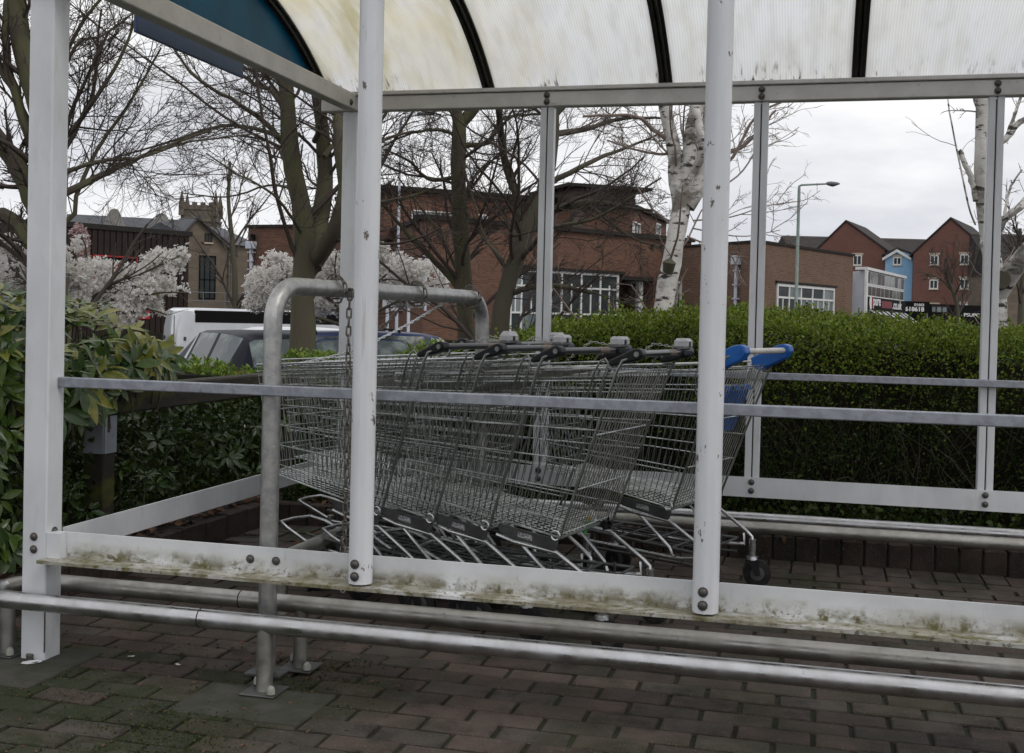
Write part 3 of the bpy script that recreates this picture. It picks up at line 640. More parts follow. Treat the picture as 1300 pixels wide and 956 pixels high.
# ================================================================== TROLLEYS
def make_trolley(label, blue=False, nested=False):
    t = thing('shopping_trolley', label, 'trolley', group='shopping trolleys parked nose to tail in the shelter')
    RTx, RTz, RBx, RBz = -.06, .965, .15, .375            # rear gate, top and bottom
    FTx, FTz, FBx, FBz = .86, .905, .78, .465             # nose
    wRT, wRB, wFT, wFB = .262, .235, .185, .165
    def P(s, h, sd):      # s along the side 0 rear..1 nose, h 0 bottom..1 top, sd -1..1 lateral
        bx, bz, bw = RBx+(FBx-RBx)*s, RBz+(FBz-RBz)*s, wRB+(wFB-wRB)*s
        tx, tz, tw = RTx+(FTx-RTx)*s, RTz+(FTz-RTz)*s, wRT+(wFT-wRT)*s
        return Vector((bx+(tx-bx)*h, sd*(bw+(tw-bw)*h), bz+(tz-bz)*h))
    r = .0019
    b = MB()
    for sd in (-1, 1):
        b.k = 0
        for k in range(27): b.tube([P(k/26, 0, sd*.93), P(k/26, .03, sd), P(k/26, 1, sd)], r*.95, 4, False)
        b.k = 1
        for h in (.0, .10, .28, .46, .64, .82, .93): b.tube([P(0, h, sd*1.008), P(1, h, sd*1.008)], r*1.25, 5, False)
    side_ = b.build('basket_sides', [M['zinc_upright'], M['zinc']], t)
    b = MB()
    for k in range(13):
        v = -1+2*k/12; b.tube([P(1, 1, v), P(1, 0, v)], r, 4, False)
    b.k = 1
    for h in (.10, .26, .42, .58, .74, .9): b.tube([P(1, h, -1), P(1, h, 1)], r*1.2, 5, False)
    b.build('basket_nose', [M['zinc_upright'], M['zinc']], t)
    b = MB()
    for k in range(15): v = -1+2*k/14; b.tube([P(0, 0, v*.95), P(1, 0, v*.95)], r, 4, False)
    for k in range(25): s = k/24; b.tube([P(s, -.004, -.95), P(s, -.004, .95)], r, 4, False)
    b.build('basket_floor', M['zinc'], t)
    b = MB()                                              # heavy rim and rear frame
    rim = [P(0, 1, -1), P(1, 1, -1), P(1, 1, -.8), P(1, 1, .8), P(1, 1, 1), P(0, 1, 1)]
    b.tube(rim, .0042, 8); b.tube([p+Vector((0, 0, -.028)) for p in rim], .003, 6)
    b.build('rim', M['chrome'], t, True)
    b = MB()
    for sd in (-1, 1):
        b.tube([P(0, 0, sd*1.03), P(0, .5, sd*1.03), P(0, .98, sd*1.03), P(0, 1.02, sd*1.03)+Vector((-.012, 0, .012)), Vector((-.115, sd*.262, 1.005))], .0055, 8)
        q0 = P(.045, .80, sd*1.03); q1 = P(.045, 1.03, sd*1.03)
        b.tube([q0, q1, q1+Vector((.012, 0, .014)), q1+Vector((.03, 0, .004)), P(.09, .98, sd*1.03), P(.09, .82, sd*1.03), P(.075, .785, sd*1.03), q0], .0036, 6)
    b.tube([P(0, .0, -1.03), P(0, 0, 1.03)], .0055, 8)
    b.build('rear_frame', M['zinc_upright'], t, True)
    # swinging rear gate, pushed in when nested
    b = MB(); top = P(0, .97, 0)
    if nested: G = lambda h, v: Vector((.50, v*.20, .80)).lerp(P(0, .97, v*.94), h)       # pushed up by the trolley behind
    else: G = lambda h, v: P(0, .02+.95*h, v*.94)+Vector((.006, 0, 0))
    for k in range(19): v = -1+2*k/18; b.tube([G(0, v), G(1, v)], r*1.25, 5, False)
    b.k = 1
    for h in (0, .28, .62, 1): b.tube([G(h, -1), G(h, 1)], .0032, 6)
    b.build('rear_gate', [M['zinc_gate'], M['zinc']], t)
    # chassis
    b = MB()
    for sd in (-1, 1):
        b.tube([Vector((.33, sd*.238, .345)), Vector((.16, sd*.240, .325)), Vector((.02, sd*.232, .235)), Vector((-.005, sd*.230, .215)), Vector((-.008, sd*.230, .15))], .0075, 10)
        b.tube([Vector((.40, sd*.225, .36)), Vector((.30, sd*.228, .335)), Vector((.17, sd*.215, .215)), Vector((.155, sd*.21, .18))], .0065, 8)
        b.tube([Vector((.03, sd*.228, .225)), Vector((.02, sd*.21, .185)), Vector((.15, sd*.205, .172)), Vector((.58, sd*.13, .178)), Vector((.74, sd*.115, .235)), Vector((.80, sd*.09, .25)), Vector((.81, 0, .252))], .0075, 10)
    b.build('chassis_rods', M['chrome'], t, True)
    b = MB()
    for sd in (-1, 1):
        b.tube([Vector((.05, sd*.215, .205)), Vector((.62, sd*.125, .225))], .0065, 8)
        b.tube([Vector((.05, sd*.2, .15)), Vector((.60, sd*.115, .15))], .0065, 8)
        for s in (.12, .36, .56): b.tube([Vector((s, sd*(.215-.15*s), .15)), Vector((s, sd*(.215-.15*s), .22))], .005, 6)
    for s in (.05, .17, .3, .43, .56): b.tube([Vector((s, -(.215-.15*s), .205+.03*s)), Vector((s, (.215-.15*s), .205+.03*s))], .005, 6)
    for v in (-.08, -.03, .03, .08): b.tube([Vector((.05, v, .206)), Vector((.60, v*.8, .224))], .0035, 6)
    b.build('lower_rack', M['zinc_dark'], t, True)
    for sd in (-1, 1):
        b = MB(); b.prism([(.150, .372), (.158, .336), (.17, .330), (.37, .366), (.385, .395), (.38, .404)], 1, sd*.243, sd*.248)
        pl = b.build('side_plate', M['zinc_dark'], t)
        b = MB(); y = sd*.2485; b.prism([(.25, .356), (.25, .374), (.305, .384), (.305, .366)], 1, y, y+sd*.0008); b.build('label', M['label'], pl)
        b = MB(); b.tube([(.16+.004*math.cos(a)*4, sd*.252, .385+.016*math.sin(a)) for a in [k*math.pi/6 for k in range(12)]], .0038, 6, closed=True); b.build('ring', M['chrome'], pl, True)
    # casters
    def caster(x, y, yaw):
        b = MB(); b.cyl((x, y, .128), (x, y, .205), .0155, 12); b.k = 0
        b.tube([(x, y, .118), (x, y, .130)], [.026, .024], 14)
        c = b.build('caster', M['chrome'], t, True)
        ca, sa = math.cos(yaw), math.sin(yaw); dx, dy = ca, sa; nx_, ny_ = -sa, ca
        for sd in (-1, 1):
            b = MB(); o = Vector((x+nx_*sd*.021, y+ny_*sd*.021, 0)); vs = []
            for (a_, z_) in ((-.022, .120), (.022, .120), (-.012, .052), (-.034, .052)):
                vs.append(o+Vector((dx*a_, dy*a_, z_)))
            vs += [v_+Vector((nx_*.003*sd, ny_*.003*sd, 0)) for v_ in vs]
            b.add(vs, [(0, 1, 2, 3), (4, 5, 6, 7), (0, 1, 5, 4), (1, 2, 6, 5), (2, 3, 7, 6), (3, 0, 4, 7)]); b.build('fork', M['blackplastic'], c)
        wc = Vector((x-dx*.022, y-dy*.022, .060)); n_ = Vector((nx_, ny_, 0))
        b = MB(); b.tube([wc-n_*.015, wc-n_*.012, wc+n_*.012, wc+n_*.015], [.050, .0585, .0585, .050], 24); wh = b.build('wheel', M['rubber'], c, True)
        b = MB(); b.tube([wc-n_*.0165, wc-n_*.0155, wc+n_*.0155, wc+n_*.0165], [.018, .030, .030, .018], 14)
        b.build('hub', M['zinc_dark'], c, True)
    caster(-.008, .230, .35); caster(-.008, -.230, .5); caster(.60, .125, .2); caster(.60, -.125, .1)
    # handle
    hx, hz = -.125, 1.012
    b = MB(); b.cyl((hx, -.235, hz), (hx, .235, hz), .0120, 16)
    h = b.build('handle', M['handlewhite'] if blue else M['handleblack'], t, True)
    if not blue:
        MB().cyl((hx, -.10, hz), (hx, -.03, hz), .0123, 16).build('handle_print', M['orange'], h, True)
    for sd in (-1, 1):
        y0, y1 = sd*(.215 if blue else .228), sd*.272
        if blue: pl = [(-.155, 1.008), (-.148, 1.032), (-.125, 1.040), (-.098, 1.034), (.020, .975), (.004, .935), (-.02, .922), (-.135, .980)]
        else: pl = [(-.146, 1.010), (-.140, 1.026), (-.125, 1.032), (-.108, 1.028), (-.03, .990), (-.022, .978), (-.032, .968), (-.135, .994)]
        b = MB().prism(pl, 1, y0, y1); o = b.build('handle_clamp', M['blueplastic'] if blue else M['blackplastic'], t)
        bv = o.modifiers.new('bevel', 'BEVEL'); bv.width = .006; bv.segments = 2
        MB().cyl((hx, y1, hz), (hx, y1+sd*.004, hz), .009, 12).build('end_cap', M['blueplastic'] if blue else M['zinc_upright'], o, True)
    if not blue:
        b = MB().box(-.150, -.100, -.236, -.156, 1.024, 1.062, .010); lkb = b.build('coin_lock', M['greyplastic'], t)
        MB().box(-.1515, -.1495, -.2, -.186, 1.032, 1.05).build('coin_slot', M['blackplastic'], lkb)
        MB().box(-.146, -.102, -.232, -.153, 1.0, 1.0215, .004).build('lock_base', M['blackplastic'], lkb)
        q = [Vector((-.1, -.16, 1.03)), Vector((-.03, -.15, 1.04)), Vector((.04, -.17, 1.0)), Vector((.10, -.2, .965))]
        b = MB()
        for i in range(18):
            f = i/17*3; k_ = min(int(f), 2); p = q[k_].lerp(q[k_+1], f-k_); a = i % 2
            b.tube([p+Vector((.007*math.cos(c_), .004*math.sin(c_)*a, .004*math.sin(c_)*(1-a))) for c_ in [n_*math.pi/4 for n_ in range(8)]], .0013, 4, closed=True)
        b.build('lock_chain', M['chrome'], lkb)
    else:
        b = MB()
        for k in range(2): pass
        G2 = lambda h, v: P(0, h, v)+Vector((.022, 0, 0))
        vs = [G2(.50, -.7), G2(.50, .7), G2(.80, .72), G2(.80, -.72)]; vs += [p+Vector((.006, 0, 0)) for p in vs]
        b.add(vs, [(0, 1, 2, 3), (4, 5, 6, 7), (0, 1, 5, 4), (1, 2, 6, 5), (2, 3, 7, 6), (3, 0, 4, 7)])
        fl = b.build('child_seat_flap', M['blueplastic'], t)
        b = MB()
        for v in (-.6, -.2, .2, .6): p = G2(.81, v); b.box(p.x-.008, p.x+.012, p.y-.02, p.y+.02, p.z-.01, p.z+.015, .004)
        b.build('hinge_clip', M['blueplastic'], fl)
    return t
def put(t, ax, ay, yaw_deg): t.location = (ax, ay, 0); t.rotation_euler = (0, 0, R(180-yaw_deg))
first_trolley = make_trolley('dark handled wire trolley closest to the front rail, last of the near row')
YA = 17.5; na = Vector((-math.cos(R(YA)), math.sin(R(YA)), 0)); A0 = Vector((1.68, .895, 0))
put(first_trolley, 1.705, .895, 12.5)
labs = ['dark handled wire trolley nested second from the rear of the near row', 'dark handled wire trolley nested third from the rear of the near row', 'dark handled wire trolley deepest in the near row with its nose by the hanging chain']
proto = make_trolley(labs[0], nested=True)
for k in range(3):
    c = proto if k == 0 else copy_tree(proto)
    c['label'] = labs[k]; p = A0+na*(.243*(k+1)); put(c, p.x, p.y, YA+(.6, -.8, .4)[k])
for k, (x, y, a, lb) in enumerate([(1.06, 1.72, 11, 'dark handled wire trolley in the far row just ahead of the blue handled one'), (.83, 1.765, 10, 'dark handled wire trolley deepest in the far row beside the rear kick rail')]):
    c = copy_tree(first_trolley if k == 0 else proto); c['label'] = lb; put(c, x, y, a)
bt = make_trolley('wire trolley with bright blue handle ends and blue seat flap', True); put(bt, 2.015, 1.655, 18.5)
# rubbish lying in a basket and paper on the ground
rb_ = thing('crumpled_wrapper', 'crumpled yellow green and white wrappers lying in a trolley basket', 'litter', (1.60, 1.02, .40))
for k, q in enumerate(('packY', 'blackplastic', 'packW', 'blackplastic', 'packG', 'zinc_dark')):
    b = MB(); vs = []; n = 5
    for i in range(n):
        for j in range(n): vs.append((i*.010+random.uniform(-.006, .006), j*.010+random.uniform(-.006, .006), random.uniform(-.012, .012)))
    b.add(vs, [(i*n+j, i*n+j+1, (i+1)*n+j+1, (i+1)*n+j) for i in range(n-1) for j in range(n-1)])
    o = b.build('wrapper', M[q], rb_); o.location = (random.uniform(-.06, .03), random.uniform(-.06, .05), random.uniform(.0, .09)); o.rotation_euler = (random.uniform(0, 3), random.uniform(0, 3), random.uniform(0, 3))
def scrap(label, x, y, s, q='packW'):
    b = MB(); n = 4; vs = [(i*s+random.uniform(-.3, .3)*s, j*s*.5, .004+random.uniform(0, .3)*s) for i in range(n) for j in range(n)]
    b.add(vs, [(i*n+j, i*n+j+1, (i+1)*n+j+1, (i+1)*n+j) for i in range(n-1) for j in range(n-1)])
    o = b.build('paper_scrap', M[q]); o.location = (x, y, 0); o.rotation_euler = (0, 0, random.uniform(-.6, .6)); tag(o, label, 'litter')
scrap('white paper scrap lying under the trolleys behind the front kick rail', 1.45, 1.2, .045)
scrap('torn white paper strip at the foot of the left corner post', -.04, -.06, .02)
scrap('pale paper scrap beside the left bumper base plate', -.17, -.03, .018)
scrap('tiny pink white paper scrap on mossy paving right of the corner post', .22, .12, .007)
scrap('tiny white scrap on mossy paving below the bumper tube', .40, .10, .007)

# ================================================================== VEGETATION
def unit(v): return v/np.maximum(np.linalg.norm(v, axis=1, keepdims=True), 1e-9)
def leaves(P, Dr, S, asp=.28, fold=.25, droop=.15, flat=0.0):
    """folded leaf blades: P base points, Dr tip directions, S lengths; flat pulls the blade face upward"""
    n = len(P); Dr = unit(Dr); rnd = NR.normal(size=(n, 3))
    if flat: rnd = rnd*(1-flat)+np.cross(Dr, np.array([0, 0, 1.0]))*flat*2
    Sd = unit(rnd-Dr*np.sum(rnd*Dr, 1, keepdims=True)); Nn = np.cross(Sd, Dr); S = S[:, None]
    A = P; B = P+Dr*S*.42-Sd*S*asp+Nn*S*asp*fold; Cc = P+Dr*S-Nn*S*droop; Dd = P+Dr*S*.42+Sd*S*asp+Nn*S*asp*fold
    V = np.stack([A, B, Cc, Dd], 1).reshape(-1, 3); i = np.arange(n)[:, None]*4
    Fq = np.concatenate([i+np.array([[0, 1, 2]]), i+np.array([[0, 2, 3]])], 1).reshape(-1, 3)
    return V, Fq
def cloud(name, P, Dr, S, mtl, parent=None, **kw):
    lab = {k: kw.pop(k) for k in list(kw) if k in ('kind', 'label')}
    V, Fq = leaves(P, Dr, S, **kw); o = bpy.data.objects.new(name, npmesh(name, V, Fq, mtl)); C.objects.link(o)
    if parent: o.parent = parent; o.matrix_parent_inverse = Matrix.Translation(-parent.location)
    for k, v in lab.items(): o[k] = v
    return o
def vnoise(P, s, seed=0):
    r = np.random.default_rng(seed); o = np.zeros(len(P))
    for k in range(6):
        d = r.normal(size=3)*s*(1+.6*k); o += np.sin(P@d+r.uniform(0, 6.3))/(1+.5*k)
    return o/2.2
def tubes_np(PL, R0, R1, n=3):
    """PL (m,K,3) polylines -> one mesh of thin tubes"""
    m_, K, _ = PL.shape; T = np.gradient(PL, axis=1); T /= np.maximum(np.linalg.norm(T, axis=2, keepdims=True), 1e-9)
    ref = np.where(np.abs(T[:, :1, 2:3]) > .9, np.array([1., 0, 0]), np.array([0, 0, 1.])); ref = np.broadcast_to(ref, T.shape)
    U = np.cross(T, ref); U /= np.maximum(np.linalg.norm(U, axis=2, keepdims=True), 1e-9); W = np.cross(T, U)
    f = np.linspace(0, 1, K)[None, :, None]; Rr = R0[:, None, None]*(1-f)+R1[:, None, None]*f
    a = np.arange(n)*2*np.pi/n
    V = PL[:, :, None, :]+(U[:, :, None, :]*np.cos(a)[None, None, :, None]+W[:, :, None, :]*np.sin(a)[None, None, :, None])*Rr[:, :, None, :]
    V = V.reshape(-1, 3); base = (np.arange(m_)*K*n)[:, None, None]; i = (np.arange(K-1)*n)[None, :, None]; k = np.arange(n)[None, None, :]; k2 = (k+1) % n
    Fq = np.stack([base+i+k, base+i+k2, base+i+n+k2, base+i+n+k], -1).reshape(-1, 4)
    return V, Fq
def spawn(PL, R0, R1, per, lf, ang, up=0.0, wig=.12, rf=.55, K=6, tmin=.25, upd=(0, 0, 1), rmin=.0015):
    m_, Kp, _ = PL.shape; n = m_*per
    idx = np.repeat(np.arange(m_), per); t = NR.uniform(tmin, 1, n); x = t*(Kp-1); i = np.minimum(x.astype(int), Kp-2); fr = (x-i)[:, None]
    P0 = PL[idx, i]*(1-fr)+PL[idx, i+1]*fr; T = unit(PL[idx, i+1]-PL[idx, i]); plen = np.linalg.norm(np.diff(PL, axis=1), axis=2).sum(1)[idx]
    rp = R0[idx]*(1-t)+R1[idx]*t
    rd = NR.normal(size=(n, 3)); rd = unit(rd-T*np.sum(rd*T, 1, keepdims=True)); a = R(ang)*NR.uniform(.6, 1.3, n)[:, None]
    d = T*np.cos(a)+rd*np.sin(a); Ln = plen*lf*NR.uniform(.45, 1.25, n)*(1.15-.5*t)
    out = np.zeros((n, K, 3)); out[:, 0] = P0; st = (Ln/(K-1))[:, None]
    for k in range(1, K):
        d = unit(d+NR.normal(size=(n, 3))*wig+np.array(upd)*up); out[:, k] = out[:, k-1]+d*st
    r0 = np.maximum(rp*rf, rmin); return out, r0, np.maximum(r0*.35, rmin*.7)
def resample(pts, K):
    P = np.array([tuple(p) for p in pts]); q = np.linspace(0, len(P)-1, 40)
    # smooth curve through the points
    out = []
    for s in q:
        i = min(int(s), len(P)-2); t = s-i; p0 = P[max(i-1, 0)]; p1 = P[i]; p2 = P[i+1]; p3 = P[min(i+2, len(P)-1)]
        out.append(.5*((2*p1)+(-p0+p2)*t+(2*p0-5*p1+4*p2-p3)*t*t+(-p0+3*p1-3*p2+p3)*t**3))
    out = np.array(out); s = np.r_[0, np.cumsum(np.linalg.norm(np.diff(out, axis=0), axis=1))]; u = np.linspace(0, s[-1], K)
    return np.stack([np.interp(u, s, out[:, k]) for k in range(3)], 1)
def tree(name, label, cat, base, trunks, limbs, mats, lv, dd=1.0, group=None, own=0):
    """trunks/limbs: lists of (points, r0, r1); lv: list of spawn settings for the crown"""
    t = thing(name, label, cat, base, group=group); o = Vector(base)
    b = MB()
    for (pts, r0, r1) in trunks:
        q = resample(pts, 16); b2 = []
        for i, p in enumerate(q):
            rr = (r0+(r1-r0)*i/15)*(1+.05*math.sin(i*2.1+r0*40)); b2.append(rr)
        b.tube([Vector(p)-o+Vector((random.uniform(-1, 1), random.uniform(-1, 1), 0))*r0*.08 for p in q], b2, 12)
    b.build('trunk', mats[0], t, True)
    for (pts, r0, r1) in limbs:
        q = resample(pts, 14); bb = MB(); bb.tube([Vector(p)-o+Vector((random.uniform(-1, 1), random.uniform(-1, 1), random.uniform(-1, 1)))*r0*.25 for p in q], [r0+(r1-r0)*i/13 for i in range(14)], 8)
        bb.build('limb', mats[1], t, True)
    src = [(resample(p, 14), a, c) for (p, a, c) in limbs]+[(resample(p, 14), a, c) for (p, a, c) in trunks]
    nl = len(limbs); PL = np.stack([s[0] for s in src]); R0 = np.array([s[1] for s in src]); R1 = np.array([s[2] for s in src])
    if own:          # extra boughs all round, so the tree stands as a whole from any side
        a_, b_, c_ = spawn(PL[nl:], R0[nl:], R1[nl:], own, .8*dd, 58, .02, .09, .19, 14, .55); PL = np.concatenate([PL, a_]); R0 = np.r_[R0, b_]; R1 = np.r_[R1, c_]
        Vm, Fm = tubes_np(a_, b_, c_, 6); parts = [(Vm, Fm)]
    else: parts = []
    allP = []
    for s_ in lv:
        PL, R0, R1 = spawn(PL, R0, R1, **s_); parts.append(tubes_np(PL, R0, R1, 4 if R0.mean() > .006 else 3)); allP.append(PL)
    off = 0; Vs = []; Fs = []
    for V, Fq in parts: Vs.append(V); Fs.append(Fq+off); off += len(V)
    V = np.concatenate(Vs)-np.array(tuple(o)); me = npmesh('crown', V, np.concatenate(Fs), mats[2]); co = bpy.data.objects.new('crown', me); C.objects.link(co); co.parent = t
    return t, allP
def PT(l, d): return [ptd(a, b_, d+(c[0] if c else 0)) for (a, b_, *c) in l]
def pr(px, w): return w/2
def mk(pxs, d, w0, w1): return (PT(pxs, d), w0*d/F_PX/2, w1*d/F_PX/2)      # widths given as seen, turned into metres at distance d
LV = [dict(per=11, lf=.55, ang=46, up=.035, wig=.12, rf=.27, K=9, tmin=.12, rmin=.0045), dict(per=9, lf=.50, ang=42, up=.03, wig=.13, rf=.5, K=6, tmin=.15, rmin=.0028), dict(per=5, lf=.50, ang=38, up=.02, wig=.14, rf=.6, K=5, tmin=.15, rmin=.0019)]
barkm = (M['bark'], M['bark'], M['twig']); barkd = (M['bark_dark'], M['bark_dark'], M['twig'])
# tree 1: at the left edge, trunk behind the corner post
d = 9.0; b0 = ptd(72, 470, d); b0.z = gz(b0.x, b0.y)-.05
T1t = [([b0, ptd(70, 400, d), ptd(62, 330, d), ptd(58, 250, d)], .13, .09), (PT([(58, 300), (40, 250), (18, 205), (-15, 160)], d), .085, .06), (PT([(60, 280), (62, 200), (45, 120), (25, 40), (22, -60)], d), .10, .06)]
T1l = [mk([(62, 330), (20, 285), (-30, 262)], d, 26, 16), mk([(50, 200), (30, 150), (12, 90), (8, 30), (15, -30)], d, 15, 8), mk([(60, 255), (110, 232), (150, 212, .4), (200, 190, .8), (268, 165, 1)], d, 11, 3),
       mk([(60, 200), (100, 155), (130, 110), (155, 70), (175, 15)], d, 8, 3), mk([(60, 150), (95, 60), (130, 45, .3), (165, 20, .5)], d, 6, 2.5), mk([(62, 300), (95, 270), (100, 240), (130, 180), (165, 130), (205, 60)], d, 7, 2.5),
       mk([(60, 230), (120, 205), (180, 200, .5), (240, 180, 1), (330, 170, 1.5)], d, 6, 2), mk([(25, 60), (60, 20), (100, -20)], d, 8, 4), mk([(20, 120), (-10, 70), (-30, 30)], d, 9, 5), mk([(60, 120), (110, 20), (160, -30)], d, 6, 3)]
tree('bare_tree', 'bare tree forking low at the left edge of the picture', 'tree', b0, T1t, T1l, barkm, LV, own=0, group='bare winter trees around the car park')
# tree 2
d = 13.0; b0 = ptd(388, 480, d); b0.z = gz(b0.x, b0.y)-.05
T2t = [([b0, ptd(384, 425, d), ptd(384, 370, d), ptd(388, 315, d), ptd(380, 255, d), ptd(368, 180, d), ptd(362, 100, d), ptd(352, -20, d)], .165, .06),
       (PT([(395, 340), (408, 270, .3), (412, 200, .4), (405, 130, .3), (392, 20)], d), .12, .05), (PT([(400, 330), (425, 290, -.4), (438, 240, -.5), (430, 170, -.5), (436, 80)], d), .09, .05)]
T2l = [mk([(366, 190), (340, 160), (300, 130, -.5), (250, 100, -1), (220, 60, -1.2)], d, 8, 2.5), mk([(370, 180), (330, 165), (280, 160, .5), (215, 180, 1), (130, 205, 1.3)], d, 6, 2), mk([(368, 150), (345, 115), (320, 105, .4), (290, 80, .5)], d, 9, 3),
       mk([(385, 300), (350, 250, -.8), (300, 220, -1), (262, 195, -1)], d, 5, 1.5), mk([(430, 300), (470, 262, .4), (520, 250, .8), (560, 235, 1)], d, 9, 2), mk([(436, 240), (470, 190), (510, 170, .5), (560, 165, .8)], d, 7, 2),
       mk([(412, 200), (450, 150, .6), (500, 135, .8), (560, 145, 1)], d, 7, 2), mk([(372, 240), (340, 235, .6), (290, 250, .8), (230, 245, 1)], d, 4, 1.5), mk([(362, 120), (330, 60), (290, 20)], d, 7, 3), mk([(400, 180), (420, 130, -.5), (470, 100)], d, 8, 3)]
tree('bare_tree', 'bare tree with several mossy stems above the dark hatchback', 'tree', b0, T2t, T2l, barkm, LV, own=1, group='bare winter trees around the car park')
# tree 3
d = 14.5; b0 = ptd(592, 470, d); b0.z = gz(b0.x, b0.y)-.05
T3t = [([b0, ptd(592, 415, d), ptd(588, 350, d), ptd(584, 280, d), ptd(582, 200, d), ptd(583, 150, d)], .125, .09), (PT([(583, 160), (600, 140), (625, 100), (640, 20)], d), .075, .05), (PT([(583, 165), (575, 110), (560, 20)], d), .07, .05)]
T3l = [mk([(583, 365), (560, 340), (525, 305, -.2), (495, 270, -.3), (480, 255, -.3)], d, 9, 3), mk([(580, 345), (560, 300, .3), (535, 265, .6), (505, 225, .8)], d, 5, 2), mk([(585, 185), (620, 180), (640, 150, .4), (690, 145, .6)], d, 7, 3),
       mk([(582, 225), (545, 228), (520, 205, -.4), (490, 190, -.8)], d, 6, 2), mk([(582, 175), (560, 165), (520, 170, .5), (480, 190, .7)], d, 5, 2), mk([(586, 205), (600, 250, -.5), (615, 300, -.8), (640, 340, -.9)], d, 4, 1.5), mk([(584, 260), (610, 215, .5), (650, 190, .8)], d, 5, 2)]
tree('bare_tree', 'slender bare tree with one straight mossy trunk beyond the hoop', 'tree', b0, T3t, T3l, barkm, LV, own=1, group='bare winter trees around the car park')
# tree 4
d = 13.5; b0 = ptd(622, 470, d); b0.z = gz(b0.x, b0.y)-.05
T4t = [([b0, ptd(636, 400, d), ptd(650, 345, d), ptd(668, 295, d), ptd(690, 245, d), ptd(700, 190, d), ptd(702, 120, d), ptd(690, 20, d)], .13, .06), (PT([(648, 345), (660, 300, .4), (656, 250, .6), (640, 200, .7), (632, 130)], d), .07, .035)]
T4l = [mk([(690, 270), (740, 258, -.2), (790, 262, -.5), (830, 268, -.8)], d, 11, 2.5), mk([(695, 235), (740, 210), (800, 185, .5), (850, 165, .7)], d, 8, 2), mk([(650, 372), (690, 362, -.3), (735, 368, -.5), (752, 372, -.5)], d, 8, 5), mk([(660, 330), (700, 290, -.7), (760, 275, -1), (840, 225, -1.2)], d, 7, 2),
       mk([(648, 350), (630, 320), (612, 300, .3), (606, 270, .5)], d, 6, 2), mk([(700, 170), (740, 165, .5), (790, 150, .8), (850, 150)], d, 9, 2.5), mk([(655, 300), (630, 255, .6), (600, 240, .7)], d, 4, 2), mk([(752, 371, -.5), (800, 385, -.7), (840, 372, -.8)], d, 2.2, 1.5), mk([(702, 150), (740, 120), (800, 130)], d, 8, 3), mk([(750, 262, -.3), (800, 300, -.6), (850, 318, -.8)], d, 5, 1.5)]
tree('bare_tree', 'dark bare tree leaning right with long low boughs before the brick building', 'tree', b0, T4t, T4l, barkd, LV, own=1, group='bare winter trees around the car park')
# birches
LB = [dict(per=8, lf=.5, ang=40, up=.02, wig=.12, rf=.17, K=7, tmin=.15, rmin=.004), dict(per=5, lf=.45, ang=42, up=-.05, wig=.12, rf=.5, K=6, rmin=.0022), dict(per=3, lf=.5, ang=35, up=-.06, wig=.12, rf=.6, K=5, rmin=.0016)]
bim = (M['birch'], M['birch_twig'], M['birch_twig'])
d = 11.0; b0 = ptd(838, 470, d); b0.z = gz(b0.x, b0.y)-.05
T5t = [([b0, ptd(842, 395, d), ptd(850, 345, d), ptd(858, 300, d), ptd(866, 255, d), ptd(868, 238, d)], .115, .082), (PT([(864, 262), (858, 225), (856, 190), (848, 155), (838, 110), (830, 40)], d), .075, .045),
       (PT([(868, 250), (874, 205), (880, 160), (888, 110), (892, 20)], d), .085, .05), (PT([(872, 262), (888, 235), (894, 205), (900, 150), (915, 60)], d), .08, .045), (PT([(876, 220), (892, 195, -.2), (886, 150, -.2), (868, 90)], d), .045, .03)]
T5l = [mk([(852, 180), (830, 165), (812, 150), (790, 146), (740, 148)], d, 6, 3), mk([(856, 195), (830, 195), (800, 188), (770, 178)], d, 4, 2), mk([(900, 200), (935, 190), (960, 170), (985, 140)], d, 7, 2.5), mk([(895, 230), (930, 200), (958, 150), (1000, 125)], d, 5, 2.5),
       mk([(890, 250), (935, 225, .3), (960, 190, .4), (975, 160, .5)], d, 3, 1.5), mk([(880, 280), (930, 275, .3), (970, 262, .5), (1010, 256, .6)], d, 2.2, 1), mk([(872, 300), (920, 320), (935, 335), (940, 352)], d, 2.5, 1.2), mk([(880, 290), (940, 300, .3), (990, 292, .5)], d, 2, 1)]
t5, _ = tree('birch_tree', 'white barked birch forking above the hedge in the middle', 'tree', b0, T5t, T5l, bim, LB, own=0, group='white barked birches behind the hedge')
MB().tube([ptd(848, 345, d-.16)-Vector(b0), ptd(850, 333, d-.20)-Vector(b0), ptd(851, 328, d-.19)-Vector(b0)], [.05, .062, .01], 10).build('cut_branch_scar', M['bark_dark'], t5, True)
d = 9.0; b0 = ptd(1268, 480, d); b0.z = gz(b0.x, b0.y)-.05
T6t = [([b0, ptd(1268, 400, d), ptd(1264, 350, d), ptd(1254, 290, d), ptd(1246, 220, d), ptd(1248, 150, d), ptd(1252, 60, d)], .088, .045), (PT([(1266, 375), (1282, 348, -.1), (1305, 318, -.3), (1345, 280, -.5), (1385, 225, -.6), (1400, 140, -.6)], d), .075, .045)]
T6l = [mk([(1250, 310), (1262, 300, -.2), (1275, 280, -.3), (1300, 258, -.4), (1330, 230)], d, 11, 7), mk([(1240, 255), (1232, 225), (1218, 190)], d, 8, 6.5), mk([(1250, 190), (1275, 178), (1290, 160), (1310, 145)], d, 9, 7), mk([(1238, 285), (1228, 255, -.3), (1218, 205, -.3), (1205, 140, -.3), (1200, 90)], d, 2.6, 1.6),
       mk([(1275, 275, -.3), (1282, 240, -.3), (1298, 215, -.4)], d, 4, 2), mk([(1276, 178), (1290, 140), (1305, 100)], d, 5, 3), mk([(1245, 150), (1235, 120), (1225, 80)], d, 4, 3), mk([(1244, 142), (1210, 140), (1198, 142)], d, 2.2, 1.2)]
